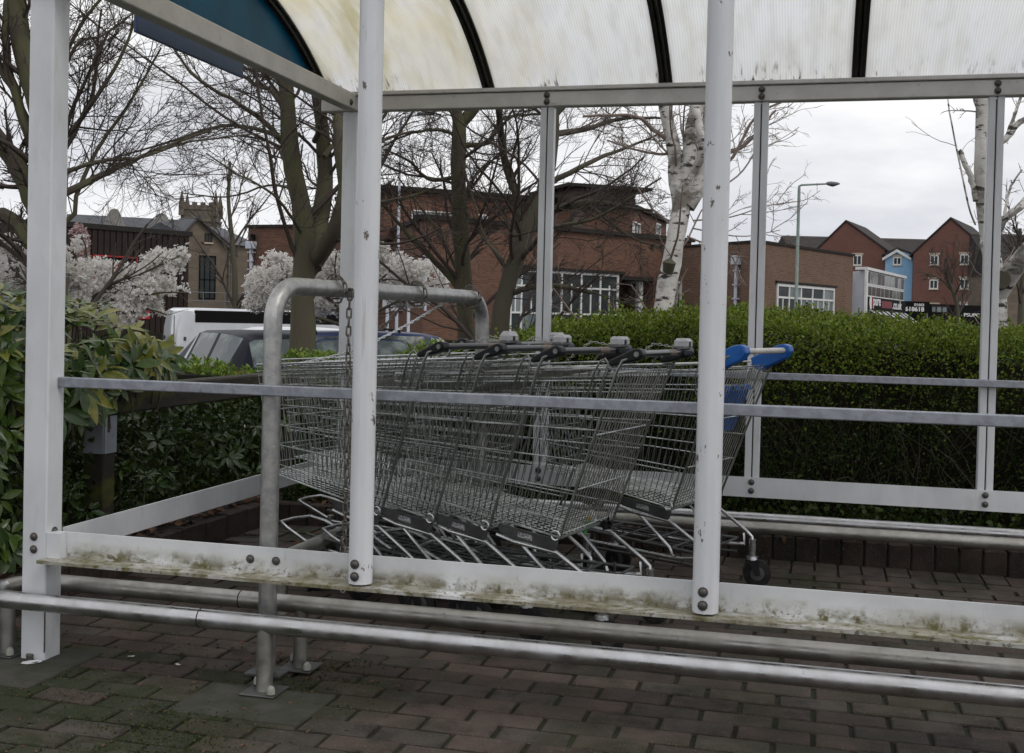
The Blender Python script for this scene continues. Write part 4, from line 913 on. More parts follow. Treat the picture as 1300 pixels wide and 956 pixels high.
LB2 = [dict(per=7, lf=.22, ang=45, up=-.02, wig=.12, rf=.10, K=7, tmin=.3, rmin=.003), dict(per=2, lf=.5, ang=40, up=-.06, wig=.12, rf=.6, K=6, rmin=.0018)]
t6, _ = tree('birch_tree', 'pruned birch at the right edge with a sawn limb stub', 'tree', b0, T6t, T6l, (M['birch'], M['birch'], M['birch_twig']), LB2, own=0, group='white barked birches behind the hedge')
c_ = ptd(1268, 357, d-.13)-Vector(b0); MB().tube([c_, c_+Vector((.01, -.06, .01)), c_+Vector((.01, -.065, .01))], [.075, .07, .01], 12).build('sawn_stub', M['bark_dark'], t6, True)
# small far trees
d = 34; b0 = ptd(300, 420, d); b0.z = gz(b0.x, b0.y)
LF = [dict(per=8, lf=.45, ang=40, up=.08, wig=.1, rf=.5, K=6, tmin=.2, rmin=.010), dict(per=6, lf=.45, ang=38, up=.06, wig=.12, rf=.6, K=5, rmin=.007)]
tree('bare_tree', 'thin young bare tree in front of the old stone building', 'tree', b0, [([b0, ptd(298, 350, d), ptd(294, 300, d), ptd(290, 255, d), ptd(292, 205, d)], .13, .04)], [mk([(297, 340), (280, 300), (265, 270)], d, 2.5, 1), mk([(296, 330), (312, 290), (322, 255)], d, 2.5, 1), mk([(294, 300), (275, 260), (268, 235)], d, 2, 1), mk([(292, 280), (305, 240), (312, 215)], d, 2, 1)], barkd, LF, group='bare winter trees around the car park')
d = 70; b0 = ptd(1218, 430, d); b0.z = gz(b0.x, b0.y)
LF2 = [dict(per=10, lf=.5, ang=45, up=.05, wig=.12, rf=.5, K=6, tmin=.1, rmin=.016), dict(per=7, lf=.5, ang=42, up=.04, wig=.14, rf=.6, K=5, rmin=.012)]
tree('bare_tree', 'small dark bare tree spreading in front of the gabled brick houses', 'tree', b0, [([b0, ptd(1216, 395, d), ptd(1208, 365, d), ptd(1200, 345, d)], .17, .08)], [mk([(1214, 385), (1200, 350), (1180, 330)], d, 3, 1), mk([(1216, 385), (1232, 350), (1242, 315)], d, 3, 1), mk([(1208, 365), (1215, 325), (1220, 305)], d, 2.5, 1), mk([(1210, 370), (1190, 352), (1165, 345)], d, 2.5, 1)], barkd, LF2, group='bare winter trees around the car park')
d = 60; b0 = ptd(1296, 430, d); b0.z = gz(b0.x, b0.y)
tree('bare_tree', 'bushy bare tree crown beyond the pruned birch at the right edge', 'tree', b0, [([b0, ptd(1296, 380, d), ptd(1296, 330, d), ptd(1295, 290, d)], .2, .08)], [mk([(1296, 330), (1285, 300), (1272, 285)], d, 3, 1), mk([(1296, 330), (1305, 300), (1315, 275)], d, 3, 1), mk([(1296, 310), (1290, 285), (1288, 268)], d, 3, 1)], barkd, LF2, group='bare winter trees around the car park')

# blossom trees
def blossom(label, d0, clumps, nfl, size, base_px, br, mtl='petal', leaf=0.06):
    b0 = ptd(base_px[0], base_px[1], d0); b0.z = gz(b0.x, b0.y)-.05; t = thing('blossom_tree', label, 'tree', b0); o = np.array(tuple(b0))
    trunk = [([b0, b0+Vector((.05, 0, .5)), b0+Vector((.0, .05, .9))], .07, .05)]
    b = MB(); b.tube([Vector(p)-b0 for p in resample([b0, b0.lerp(Vector(br[0][0]), .5)+Vector((.05, 0, 0)), br[0][0]], 8)], [.075-.004*i for i in range(8)], 10); b.build('trunk', M['bark_dark'], t, True)
    bl = []
    for q in br:
        PLp = [q[0]]+q[1:]; bl.append(resample(PLp, 10))
    PL = np.stack(bl); R0 = np.full(len(PL), .022*d0/12); R1 = np.full(len(PL), .006)
    parts = [tubes_np(PL, R0, R1, 5)]
    P2, a, c = spawn(PL, R0, R1, 8, .35, 45, .05, .12, .5, 6, .1, rmin=.003); parts.append(tubes_np(P2, a, c, 3))
    off = 0; Vs = []; Fs = []
    for V, Fq in parts: Vs.append(V); Fs.append(Fq+off); off += len(V)
    me = npmesh('branches', np.concatenate(Vs)-o, np.concatenate(Fs), M['bark_dark']); bo = bpy.data.objects.new('branches', me); C.objects.link(bo); bo.parent = t
    wts = np.array([c_[3]*c_[4] for c_ in clumps]); wts = wts/wts.sum(); cen = []
    for (px, py, dz, rx, rz), w_ in zip(clumps, wts):
        n = int(nfl*w_); s_ = d0/F_PX; cc = np.array(tuple(ptd(px, py, d0+dz)))
        u = unit(NR.normal(size=(n*3, 3)))*NR.uniform(.55, 1, (n*3, 1))
        p = cc+u*np.array([rx*s_, rx*s_*.8, rz*s_]); p += NR.normal(size=p.shape)*.012
        k = vnoise(p, 6.0/(d0/12), 5)+.35*NR.normal(size=len(p)) > .02; cen.append(p[k][:n])
    cen = np.concatenate(cen); nf = len(cen); fd = unit(NR.normal(size=(nf, 3))*.75+np.array([.1, -1.0, .9])); up = unit(np.cross(fd, NR.normal(size=(nf, 3)))); sd = np.cross(fd, up)
    P = []; Dd = []
    for k in range(5):
        a = 2*np.pi*k/5; dr = up*np.cos(a)+sd*np.sin(a); P.append(cen+dr*size*.05); Dd.append(dr+fd*.35)
    P = np.concatenate(P); Dd = np.concatenate(Dd); S = NR.uniform(.75, 1.15, len(P))*size
    f = cloud('blossom', P-o, Dd, S, M[mtl], None, asp=.36, fold=.3, droop=.1, kind='stuff'); f.parent = t
    nl = int(nf*leaf*2); ix = NR.integers(0, nf, nl); lf = cloud('young_leaves', cen[ix]-o+NR.normal(size=(nl, 3))*.02, NR.normal(size=(nl, 3)), NR.uniform(.8, 1.4, nl)*size, M['leaf_young'], None, asp=.25, kind='stuff'); lf.parent = t
    return t
d = 9.6
blossom('tree smothered in white blossom before the brown clad building', d, [(120, 350, 0, 45, 25), (165, 366, .1, 48, 30), (205, 345, .2, 35, 32), (225, 328, .2, 16, 16), (150, 395, 0, 36, 22), (110, 385, 0, 40, 25), (225, 365, .1, 18, 12), (104, 310, .1, 14, 12), (195, 388, .1, 14, 8), (60, 340, 0, 40, 40), (20, 350, -.1, 34, 28), (-15, 330, 0, 35, 30), (18, 310, 0, 22, 14), (206, 397, .1, 7, 4), (60, 380, .1, 40, 30)], 7000, .027, (110, 470),
    [[ptd(90, 400, d), ptd(130, 370, d), ptd(175, 350, d), ptd(228, 325, d+.1)], [ptd(90, 400, d), ptd(140, 385, d), ptd(200, 372, d), ptd(240, 372, d)], [ptd(85, 400, d), ptd(55, 370, d), ptd(20, 345, d), ptd(-20, 320, d)], [ptd(90, 400, d), ptd(105, 360, d), ptd(110, 320, d), ptd(103, 300, d)], [ptd(90, 400, d), ptd(150, 398, d), ptd(185, 392, d), ptd(212, 400, d)]])
d = 16.5
blossom('wide tree of white blossom behind the mossy trunks', d, [(335, 365, 0, 26, 28), (352, 340, 0, 24, 20), (330, 385, 0, 24, 12), (372, 370, .2, 26, 30), (415, 345, .3, 22, 34), (450, 345, .3, 40, 36), (500, 350, .2, 42, 30), (540, 355, .2, 32, 26), (562, 372, .1, 14, 14), (470, 320, .2, 26, 16), (425, 385, .2, 30, 16), (340, 325, 0, 10, 8), (520, 380, .2, 30, 12), (400, 395, .3, 20, 12)], 12000, .033, (440, 470),
    [[ptd(440, 415, d), ptd(420, 380, d), ptd(380, 360, d), ptd(330, 350, d)], [ptd(440, 415, d), ptd(470, 370, d), ptd(500, 340, d), ptd(520, 325, d)], [ptd(440, 415, d), ptd(500, 385, d), ptd(540, 365, d), ptd(570, 360, d)], [ptd(440, 415, d), ptd(430, 370, d), ptd(425, 340, d), ptd(430, 310, d)], [ptd(440, 415, d), ptd(390, 400, d), ptd(340, 395, d), ptd(315, 388, d)]])
d = 24
blossom('small pinkish blossoming tree beside the left post', d, [(104, 312, 0, 10, 22), (98, 300, 0, 10, 16), (108, 330, 0, 8, 14)], 700, .045, (100, 450), [[ptd(98, 380, d), ptd(99, 350, d), ptd(100, 320, d), ptd(101, 295, d)], [ptd(98, 380, d), ptd(104, 345, d), ptd(108, 320, d), ptd(112, 300, d)]], 'petal_pink', .1)

# hedge behind the shelter
hg = thing('hedge', 'clipped bright green hedge running along behind the shelter', 'hedge', (4.0, 3.6, .05))
def htop(x, y):
    base = np.interp(x, [-.2, .3, .8, 1.3, 1.8, 2.4, 3.2, 4.5, 9], [.80, .92, 1.05, 1.11, 1.19, 1.15, 1.09, 1.08, 1.10])
    return base+.035*np.sin(x*3.3+y*3)+.022*np.sin(x*11.7-y*6)+.015*np.sin(x*23+y*9)-.10*np.clip((3.25-y)/.45, 0, 1)**2
def hfront(x, z): return 2.86+.07*np.sin(x*4.1+z*3)+.05*np.sin(x*9.3-z*7)+.16*np.clip((z-.95)/.25, 0, 1)**2+.05*np.clip((.5-z)/.4, 0, 1)
o = np.array([4.0, 3.6, .05]); X0, X1 = .1, 9.0
def hx(n): return X0+(X1-X0)*NR.uniform(0, 1, n)**1.25
n = 85000; x = hx(n); y = NR.uniform(2.88, 4.7, n)**1; z = htop(x, y)-NR.exponential(.035, n)+NR.normal(size=n)*.008
P = np.stack([x, y, z], 1); tuft = vnoise(P*np.array([1, 1, .3]), 22, 3); P[:, 2] += .016*tuft; Dr = NR.normal(size=(n, 3))*.75+np.array([0, -.15, .9])
cloud('foliage', P-o, Dr, NR.uniform(.014, .028, n), M['leaf_hedge'], None, asp=.27, kind='stuff').parent = hg
n = 110000; x = hx(n); z = NR.uniform(.02, 1.14, n); z = np.minimum(z, htop(x, np.full(n, 3.0))); y = hfront(x, z)+NR.exponential(.045, n)-.01
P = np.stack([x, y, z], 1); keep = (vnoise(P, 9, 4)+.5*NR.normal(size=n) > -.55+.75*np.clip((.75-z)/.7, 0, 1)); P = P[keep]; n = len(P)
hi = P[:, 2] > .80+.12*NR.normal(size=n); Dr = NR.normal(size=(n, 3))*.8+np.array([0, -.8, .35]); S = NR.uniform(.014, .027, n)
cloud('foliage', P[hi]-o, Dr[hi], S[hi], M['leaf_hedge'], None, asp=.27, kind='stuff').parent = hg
cloud('shaded_foliage', P[~hi]-o, Dr[~hi], S[~hi], M['leaf_under'], None, asp=.27, kind='stuff').parent = hg  # low leaves of the front face: shade painted by the darker greens
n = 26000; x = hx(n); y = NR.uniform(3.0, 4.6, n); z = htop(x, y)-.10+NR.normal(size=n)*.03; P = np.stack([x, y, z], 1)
cloud('shaded_foliage', P-o, NR.normal(size=(n, 3))+np.array([0, -.2, .5]), NR.uniform(.02, .035, n), M['leaf_under'], None, asp=.3, kind='stuff').parent = hg
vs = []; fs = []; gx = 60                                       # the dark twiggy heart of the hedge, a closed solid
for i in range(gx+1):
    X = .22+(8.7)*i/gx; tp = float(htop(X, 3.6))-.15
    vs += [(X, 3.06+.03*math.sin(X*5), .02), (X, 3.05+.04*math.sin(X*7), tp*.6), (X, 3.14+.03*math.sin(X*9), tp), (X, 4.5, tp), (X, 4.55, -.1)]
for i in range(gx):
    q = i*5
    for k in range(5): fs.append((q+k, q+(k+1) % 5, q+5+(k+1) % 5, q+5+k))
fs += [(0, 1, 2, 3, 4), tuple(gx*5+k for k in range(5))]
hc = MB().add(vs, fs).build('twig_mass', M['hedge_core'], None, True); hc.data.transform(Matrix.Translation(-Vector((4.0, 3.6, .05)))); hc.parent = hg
m_ = 900; P0 = np.stack([hx(m_), NR.uniform(2.98, 3.08, m_), NR.uniform(.05, .5, m_)], 1); PLs = np.zeros((m_, 6, 3)); PLs[:, 0] = P0; dd_ = unit(NR.normal(size=(m_, 3))*.45+np.array([0, -.18, 1]))
for k in range(1, 6): dd_ = unit(dd_+NR.normal(size=(m_, 3))*.14); PLs[:, k] = PLs[:, k-1]+dd_*.085
V, Fq = tubes_np(PLs, np.full(m_, .0035), np.full(m_, .0015)); so_ = bpy.data.objects.new('stems', npmesh('stems', V-o, Fq, M['bark_dark'])); C.objects.link(so_); so_.parent = hg; so_['kind'] = 'stuff'

sx = hx(420); sy_a = NR.uniform(2.95, 4.5, 420); PLs = np.zeros((420, 5, 3)); PLs[:, 0] = np.stack([sx, sy_a, htop(sx, sy_a)-.05], 1); dd_ = unit(NR.normal(size=(420, 3))*.3+np.array([0, -.1, 1]))
for k in range(1, 5): dd_ = unit(dd_+NR.normal(size=(420, 3))*.12); PLs[:, k] = PLs[:, k-1]+dd_*NR.uniform(.018, .036, (420, 1))
V, Fq = tubes_np(PLs, np.full(420, .0016), np.full(420, .001)); so_ = bpy.data.objects.new('stray_shoots', npmesh('stray_shoots', V-o, Fq, M['bark'])); C.objects.link(so_); so_.parent = hg; so_['kind'] = 'stuff'
P = np.repeat(PLs[:, 1:].reshape(-1, 3), 3, 0); cloud('foliage', P-o, NR.normal(size=P.shape)+np.array([0, 0, .9]), NR.uniform(.016, .03, len(P)), M['leaf_hedge'], None, asp=.25, kind='stuff').parent = hg

# low dark ivy and litter under the hedge and the shrubs
n = 9000; x = NR.uniform(-.45, 5, n); y = 2.62+NR.exponential(.12, n); P = np.stack([x, y, .1+NR.exponential(.05, n)], 1)
tag(cloud('ground_cover', P, NR.normal(size=(n, 3))+np.array([0, -.4, .7]), NR.uniform(.02, .045, n), M['leaf_under'], asp=.35), 'low dark leaves growing along the foot of the hedge', 'plants', kind='stuff')
n = 1500; x = np.concatenate([NR.uniform(-1.2, -.50, 900), NR.uniform(-.3, 4, 600)]); y = np.concatenate([NR.uniform(-.4, 2.6, 900), NR.uniform(2.5, 2.75, 600)]); P = np.stack([x, y, .118+NR.uniform(0, .03, n)], 1)
tag(cloud('leaf_litter', P, NR.normal(size=(n, 3))*np.array([1, 1, .25]), NR.uniform(.03, .075, n), M['leaf_litter'], asp=.33, flat=.6), 'brown dead leaves lying on the beds and the kerbs', 'leaves', kind='stuff')
n = 90; P = np.stack([NR.uniform(-.35, .9, n), NR.uniform(1.2, 2.4, n), np.full(n, .006)], 1)
tag(cloud('leaf_litter', P, NR.normal(size=(n, 3))*np.array([1, 1, .2]), NR.uniform(.03, .06, n), M['leaf_litter'], asp=.33, flat=.6), 'brown dead leaves blown onto the paving under the trolley noses', 'leaves', kind='stuff')
n = 420; P = np.stack([NR.uniform(-.4, 1.3, n), NR.uniform(-.9, .5, n), np.full(n, .003)], 1)
tag(cloud('leaf_litter', P, NR.normal(size=(n, 3))*np.array([1, 1, .15]), NR.uniform(.006, .022, n), M['leaf_litter'], asp=.25, flat=.7), 'small brown debris scattered on the mossy paving in front', 'leaves', kind='stuff')
n = 26000; x = NR.uniform(-.45, 1.2, n); y = NR.uniform(-1.0, .35, n); P = np.stack([x, y, np.full(n, .0)], 1); k = vnoise(P, 5, 9)+.35*NR.normal(size=n) > .35+.5*np.clip(x, 0, 2); P = P[k]; n = len(P)
tag(cloud('moss', P, NR.normal(size=(n, 3))*.8+np.array([0, 0, .7]), NR.uniform(.004, .010, n), leafm('moss_leaf', [(.03, .045, .008), (.05, .065, .012), (.02, .03, .006)], .8, .1), asp=.4), 'dark green moss creeping over the paving round the left post', 'moss', kind='stuff')

# big-leaved shrubs: every leaf of the nearest whorls is an object
def bigleaf(mtl, Ln=1.0, wd=.18, curl=.35):
    b = MB(); K = 5; vs = []
    for i in range(K+1):
        t_ = i/K; w_ = wd*math.sin(math.pi*min(1, t_**.8*.96+.02))**.9 if 0 < i < K else .012
        zc = -curl*t_*t_*.6; vs += [(-w_, t_*Ln, zc+w_*.35), (0, t_*Ln, zc), (w_, t_*Ln, zc+w_*.35)]
    fs = []
    for i in range(K):
        q = i*3; fs += [(q, q+1, q+4, q+3), (q+1, q+2, q+5, q+4)]
    return b.add(vs, fs).mesh('leaf', mtl, True)
def shrub(label, centre, spots_, mts, nobj=300, size=.115, lift=.35, whorl=(5, 8)):
    t = thing('laurel_shrub', label, 'shrub', centre); o = Vector(centre); items = []
    st_ = MB()
    for (p, nrm, sc_) in spots_:
        nrm = (Vector(nrm)+Vector((random.uniform(-.35, .35), random.uniform(-.35, .35), random.uniform(-.1, .3)))).normalized()
        k = random.randint(*whorl); ph = random.uniform(0, 6.28); u = nrm.orthogonal().normalized(); v = nrm.cross(u)
        mt = random.choice(mts)
        for i in range(k):
            a = ph+2*math.pi*i/k+random.uniform(-.3, .3); out_ = u*math.cos(a)+v*math.sin(a); dr = (out_*1.0+nrm*random.uniform(lift-.35, lift+.35)).normalized()
            dr = (dr+Vector((0, 0, -.18))).normalized(); z_ = (nrm-dr*nrm.dot(dr)).normalized(); x_ = dr.cross(z_)
            s_ = size*sc_*random.uniform(.65, 1.2); Mx = Matrix(((x_.x, dr.x, z_.x, 0), (x_.y, dr.y, z_.y, 0), (x_.z, dr.z, z_.z, 0), (0, 0, 0, 1)))
            items.append((p+dr*.012, Mx, s_, mt if random.random() < .8 else random.choice(mts)))
        st_.tube([p, p-nrm*.09+Vector((0, 0, -.03)), p-nrm*.14+Vector((0, 0, -.12))], [.0028, .0035, .005], 5, False)
    st_.M = None; so2 = st_.build('stems', M['bark'], None, True); so2.data.transform(Matrix.Translation(-o)); so2.parent = t; so2['kind'] = 'stuff'
    items.sort(key=lambda q: (q[0]-Vector(CAM)).length)
    vis_ = [q for q in items if infr(q[0].x, q[0].y) or True]
    sing = vis_[:nobj]; rest_ = vis_[nobj:]
    for (p, Mx, s_, me) in sing:
        ob = bpy.data.objects.new('leaf', me); C.objects.link(ob); ob.parent = t; ob.matrix_local = Matrix.Translation(p-o) @ Mx @ Matrix.Scale(s_, 4)
    if rest_:
        names = list({q[3].name: q[3] for q in rest_}.values()); Vs = []; Fs = []; mi = []; off = 0
        for (p, Mx, s_, me) in rest_:
            A = np.array([tuple(v_.co) for v_ in me.vertices])*s_; A = A@np.array(Mx.to_3x3()).T+np.array(tuple(p-o)); Vs.append(A)
            Fq = np.array([tuple(q_.vertices) for q_ in me.polygons]); Fs.append(Fq+off); off += len(A); mi += [names.index(me)]*len(Fq)
        me2 = npmesh('foliage', np.concatenate(Vs), np.concatenate(Fs), [q.materials[0] for q in names], np.array(mi), True)
        ob = bpy.data.objects.new('foliage', me2); C.objects.link(ob); ob.parent = t; ob['kind'] = 'stuff'
    return t
LG, LY, LD = bigleaf(M['leaf_aucuba']), bigleaf(M['leaf_aucuba_y']), bigleaf(M['leaf_aucuba_d'], curl=.2)
def mound(n, x0, x1, y0, y1, topf, zlo=.12, face=.5):
    out_ = []
    for _ in range(n):
        if random.random() < face:                         # the sides that face the shelter and the path
            if random.random() < .55: x = x1+random.uniform(-.10, .03); y = random.uniform(y0, y1); nr = (1, -.3, .35)
            else: y = y0+random.uniform(-.03, .10); x = random.uniform(x0, x1); nr = (.3, -1, .35)
            z = random.uniform(zlo, topf(x, y))
        else: x = random.uniform(x0, x1); y = random.uniform(y0, y1); z = topf(x, y)-random.uniform(0, .06); nr = (.2, -.25, 1)
        out_.append((Vector((x, y, z)), nr, random.uniform(.8, 1.15)))
    return out_
def topA(x, y): return 1.17-.30*max(0, (x+.95)/.6)-.05*max(0,y-1)-.03*math.sin(x*9)+.03*math.sin(y*7+x*4)-.05*max(0, y-1.2)
sp_ = mound(300, -1.9, -.52, .5, 1.75, topA, .78, .35)
sp_ = [q for q in sp_ if not (q[0].z < .85 and q[0].y > 1.3)]
sp_ += [(Vector((-.56+random.uniform(-.05, .08), random.uniform(.5, 1.1), random.uniform(.70, .90))), (1, -.5, .1), 1.1) for _ in range(16)]
shrub('tall spotted laurel with yellow green leaves spilling past the left corner post', (-1.2, 1.3, .08), sp_, [LG, LG, LD, LG, LY, LY], 300, .105)
sp_ = mound(210, -1.9, -.62, -.15, .62, lambda x, y: 1.14+.04*math.sin(x*8+y*5), .1, .75)
shrub('dense green laurel filling the left edge outside the corner post', (-1.3, .2, .08), sp_, [LG, LD, LD, LG], 200, .095)
sp_ = []
for _ in range(150):
    x = random.uniform(-1.2, -.58); y = random.uniform(.0, 1.9); sp_.append((Vector((x, y, random.uniform(.14, .16+.30*random.random()+.12*max(0, -x-.6)))), (.5, -.6, .8), random.uniform(.6, 1)))
shrub('low dark laurel growing under the mossy timber rail', (-.85, 1.0, .08), sp_, [LD, LD, LG], 260, .085)
sp_ = []
for _ in range(110):
    x = random.uniform(-1.2, -.62); y = random.uniform(1.7, 3.6); sp_.append((Vector((x, y, random.uniform(.14, .58))), (.6, -.6, .5), random.uniform(.6, 1)))
shrub('dark long leaved shrub in the shade behind the left kerb', (-.9, 2.6, .08), sp_, [LD], 150, .085)
# dense dark small leaves filling the shrub border, with a solid heart
bd = thing('shrub_border', 'dark twiggy undergrowth behind the mossy timber rail', 'shrubs', (-1.6, 2.0, .05)); ob_ = np.array([-1.6, 2.0, .05])
n = 22000; P = np.stack([NR.uniform(-2.6, -.62, n)**1, NR.uniform(-.2, 4.2, n), NR.uniform(.08, 1.0, n)], 1); P[:, 0] = np.minimum(P[:, 0], -.66+.0*P[:, 0]); P[:, 0] = -.68-NR.exponential(.22, n)
P = P[(vnoise(P, 7, 12) > -.4) & (P[:, 2] < .60+.35*((P[:, 0] < -1.0) & (P[:, 1] < 1.9)))]; n = len(P)
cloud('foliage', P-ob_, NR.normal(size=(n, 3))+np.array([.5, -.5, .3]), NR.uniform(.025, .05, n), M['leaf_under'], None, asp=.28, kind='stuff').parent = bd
vs = [(-2.8, -.1, 0), (-1.15, -.1, 0), (-1.05, 4.6, 0), (-2.8, 4.6, 0), (-2.8, .1, .95), (-1.35, .1, .9), (-1.2, 4.5, .66), (-2.8, 4.5, .7)]
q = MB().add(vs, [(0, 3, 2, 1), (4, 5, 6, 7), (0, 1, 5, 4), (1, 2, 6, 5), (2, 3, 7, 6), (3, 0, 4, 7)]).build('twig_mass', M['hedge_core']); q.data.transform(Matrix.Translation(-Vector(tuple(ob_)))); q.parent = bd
# bright sprigged shrubs at the back of the bed
def sprig(label, x0, x1, y0, y1, top, n, wh=9):
    t = thing('sprig_shrub', label, 'shrub', ((x0+x1)/2, (y0+y1)/2, .05)); o = np.array([(x0+x1)/2, (y0+y1)/2, .05])
    c = np.stack([NR.uniform(x0, x1, n), NR.uniform(y0, y1, n), np.zeros(n)], 1); u = (c[:, 0]-x0)/(x1-x0); v = (c[:, 1]-y0)/(y1-y0)
    c[:, 2] = top*(.80+.2*np.sin(np.pi*np.clip(u, .05, .95)))*(1-.10*np.abs(v-.5))+.03*vnoise(c, 9, 2)+NR.uniform(-.10, .03, n)
    P = np.repeat(c, wh, 0); k = np.tile(np.arange(wh), n); a = NR.uniform(0, 6.28, n*wh)
    P = P-np.array([0, 0, 1])*NR.uniform(0, .05, (n*wh, 1)); Dr = np.stack([np.cos(a)*.9, np.sin(a)*.9, NR.uniform(.3, 1.4, n*wh)], 1)
    cloud('foliage', P-o, Dr, NR.uniform(.028, .05, n*wh), M['leaf_sprig'], None, asp=.2, kind='stuff').parent = t
    m2 = n*10; P = np.stack([NR.uniform(x0, x1, m2), NR.uniform(y0, y1, m2), NR.uniform(.2, top*.78, m2)], 1)
    cloud('shaded_foliage', P-o, NR.normal(size=(m2, 3))+np.array([0, -.3, .4]), NR.uniform(.03, .05, m2), M['leaf_under'], None, asp=.28, kind='stuff').parent = t
    PLs = np.zeros((n, 4, 3)); PLs[:, 3] = c; PLs[:, 0] = c*np.array([.9, .9, 0])+np.array([(x0+x1)/2*.1, (y0+y1)/2*.1, .05])
    for k in (1, 2): PLs[:, k] = PLs[:, 0]+(PLs[:, 3]-PLs[:, 0])*k/3+NR.normal(size=(n, 3))*.02
    V, Fq = tubes_np(PLs, np.full(n, .004), np.full(n, .002)); q = bpy.data.objects.new('stems', npmesh('stems', V-o, Fq, M['bark_dark'])); C.objects.link(q); q.parent = t; q['kind'] = 'stuff'
sprig('light green sprigged shrub in front of the dark hatchback door', -1.95, -1.10, 3.3, 4.1, .81, 260)
sprig('light green sprigged shrub just right of the hoop leg, below the tailgate', -1.10, -.45, 3.4, 4.2, .87, 240)
sprig('light green sprigged shrub below the far blue car roof', -.45, .40, 3.7, 4.5, .93, 280)

# timber knee rail on posts
tr = thing('timber_rail', 'mossy dark timber knee rail in front of the shrubs on the left', 'rail', (-.70, 2.2, 0))
MB().box(-.055, .055, -1.0, 2.7, .655, .775, .008).build('beam', M['timber'], tr)
for y in (-.88, .95, 2.6):
    p = MB().box(-.05, .05, y-.045, y+.045, -.02, .653, .004).build('post', M['timber'], tr)
MB().box(.0505, .0565, -.925, -.835, .49, .652).build('bracket', M['bracket'], tr); MB().box(-.045, .0505, -.932, -.9255, .49, .652).build('bracket', M['bracket'], tr)

# ================================================================== BUILDINGS
def uvwall(me):
    uv = me.uv_layers.new(name='UVMap'); cs = me.vertices
    for p in me.polygons:
        n = p.normal
        if abs(n.z) < .5: tx = Vector((-n.y, n.x, 0)).normalized()
        for li, vi in zip(p.loop_indices, p.vertices):
            c = cs[vi].co
            uv.data[li].uv = (c.dot(tx), c.z) if abs(n.z) < .5 else (c.x, c.y)
def foot(name, pts, z0, z1, mt, parent, extra=None):
    """solid wall block on a footprint of XY points"""
    o = parent.location; b = MB().prism([(p[0]-o.x, p[1]-o.y) for p in pts], 2, z0-o.z, z1-o.z); ob = b.build(name, mt, parent); uvwall(ob.data); return ob
class Face:
    """a vertical wall face given by two picture columns and their distances"""
    def __init__(s, pxa, da, pxb, db):
        a, b_ = ptd(pxa, 410, da), ptd(pxb, 410, db); s.A = Vector((a.x, a.y, 0)); s.B = Vector((b_.x, b_.y, 0)); s.u = (s.B-s.A).normalized(); s.n = Vector((s.u.y, -s.u.x, 0)); s.L = (s.B-s.A).length
    def uz(s, px, py):
        c = Vector(CAM); d = ptd(px, py, 1.0)-c; t = (s.A-c).dot(s.n)/d.dot(s.n); p = c+d*t; return (p-s.A).dot(s.u), p.z
    def at(s, u, z, n=0): p = s.A+s.u*u+s.n*n; return Vector((p.x, p.y, z))
    def mat(s, o):
        m_ = Matrix(((s.u.x, s.n.x, 0, s.A.x-o.x), (s.u.y, s.n.y, 0, s.A.y-o.y), (0, 0, 1, -o.z), (0, 0, 0, 1))); return m_
def fbox(face, parent, name, mt, u0, u1, n0, n1, z0, z1, b_=0):
    b = MB(); b.M = face.mat(parent.location if parent.type == 'EMPTY' else parent.parent.location); b.box(min(u0, u1), max(u0, u1), n0, n1, min(z0, z1), max(z0, z1), b_); o = b.build(name, mt, parent); uvwall(o.data); return o
def window(face, parent, u0, u1, z0, z1, vb, hb=(), fw=.07, pane='darkpane', fm='whiteframe', dep=.05, sill=True, lintel=None, sub=None):
    """vb: inner upright positions (0..1), hb: cross bars (0..1 of height)"""
    o = parent.location; b = MB(); b.M = face.mat(o); W, H = u1-u0, z1-z0
    b.box(u0, u0+fw, -.04, dep, z0, z1); b.box(u1-fw, u1, -.04, dep, z0, z1); b.box(u0+fw, u1-fw, -.04, dep-.003, z0, z0+fw); b.box(u0+fw, u1-fw, -.04, dep-.003, z1-fw, z1)
    for v in vb: b.box(u0+W*v-fw*.4, u0+W*v+fw*.4, -.03, dep-.006, z0+fw, z1-fw)
    for h in hb: b.box(u0+fw, u1-fw, -.03, dep-.010, z0+H*h-fw*.35, z0+H*h+fw*.35)
    if sub:
        for v in sub: b.box(u0+W*v-fw*.22, u0+W*v+fw*.22, -.03, dep-.013, z0+fw, z0+H*(hb[0] if hb else 1)-fw*.3)
    w_ = b.build('window', M[fm], parent)
    xs_ = [0]+list(vb)+[1]; ys_ = [0]+list(hb)+[1]
    for i in range(len(xs_)-1):
        for j in range(len(ys_)-1):
            pm = random.choice(pane) if isinstance(pane, (list, tuple)) else pane
            b = MB(); b.M = face.mat(o); b.box(u0+W*xs_[i]+.01, u0+W*xs_[i+1]-.01, -.02, .008+.002*((i+j) % 2), z0+H*ys_[j]+.01, z0+H*ys_[j+1]-.01); b.build('pane', M[pm], w_)
    if sill: b = MB(); b.M = face.mat(o); b.box(u0-.06, u1+.06, -.02, dep+.06, z0-.09, z0-.002); b.build('sill', M[sill if isinstance(sill, str) else 'whiteframe'], w_)
    if lintel: b = MB(); b.M = face.mat(o); b.box(u0-.12, u1+.12, -.02, .03, z1+.002, z1+.22); b.build('lintel', M[lintel], w_)
    return w_
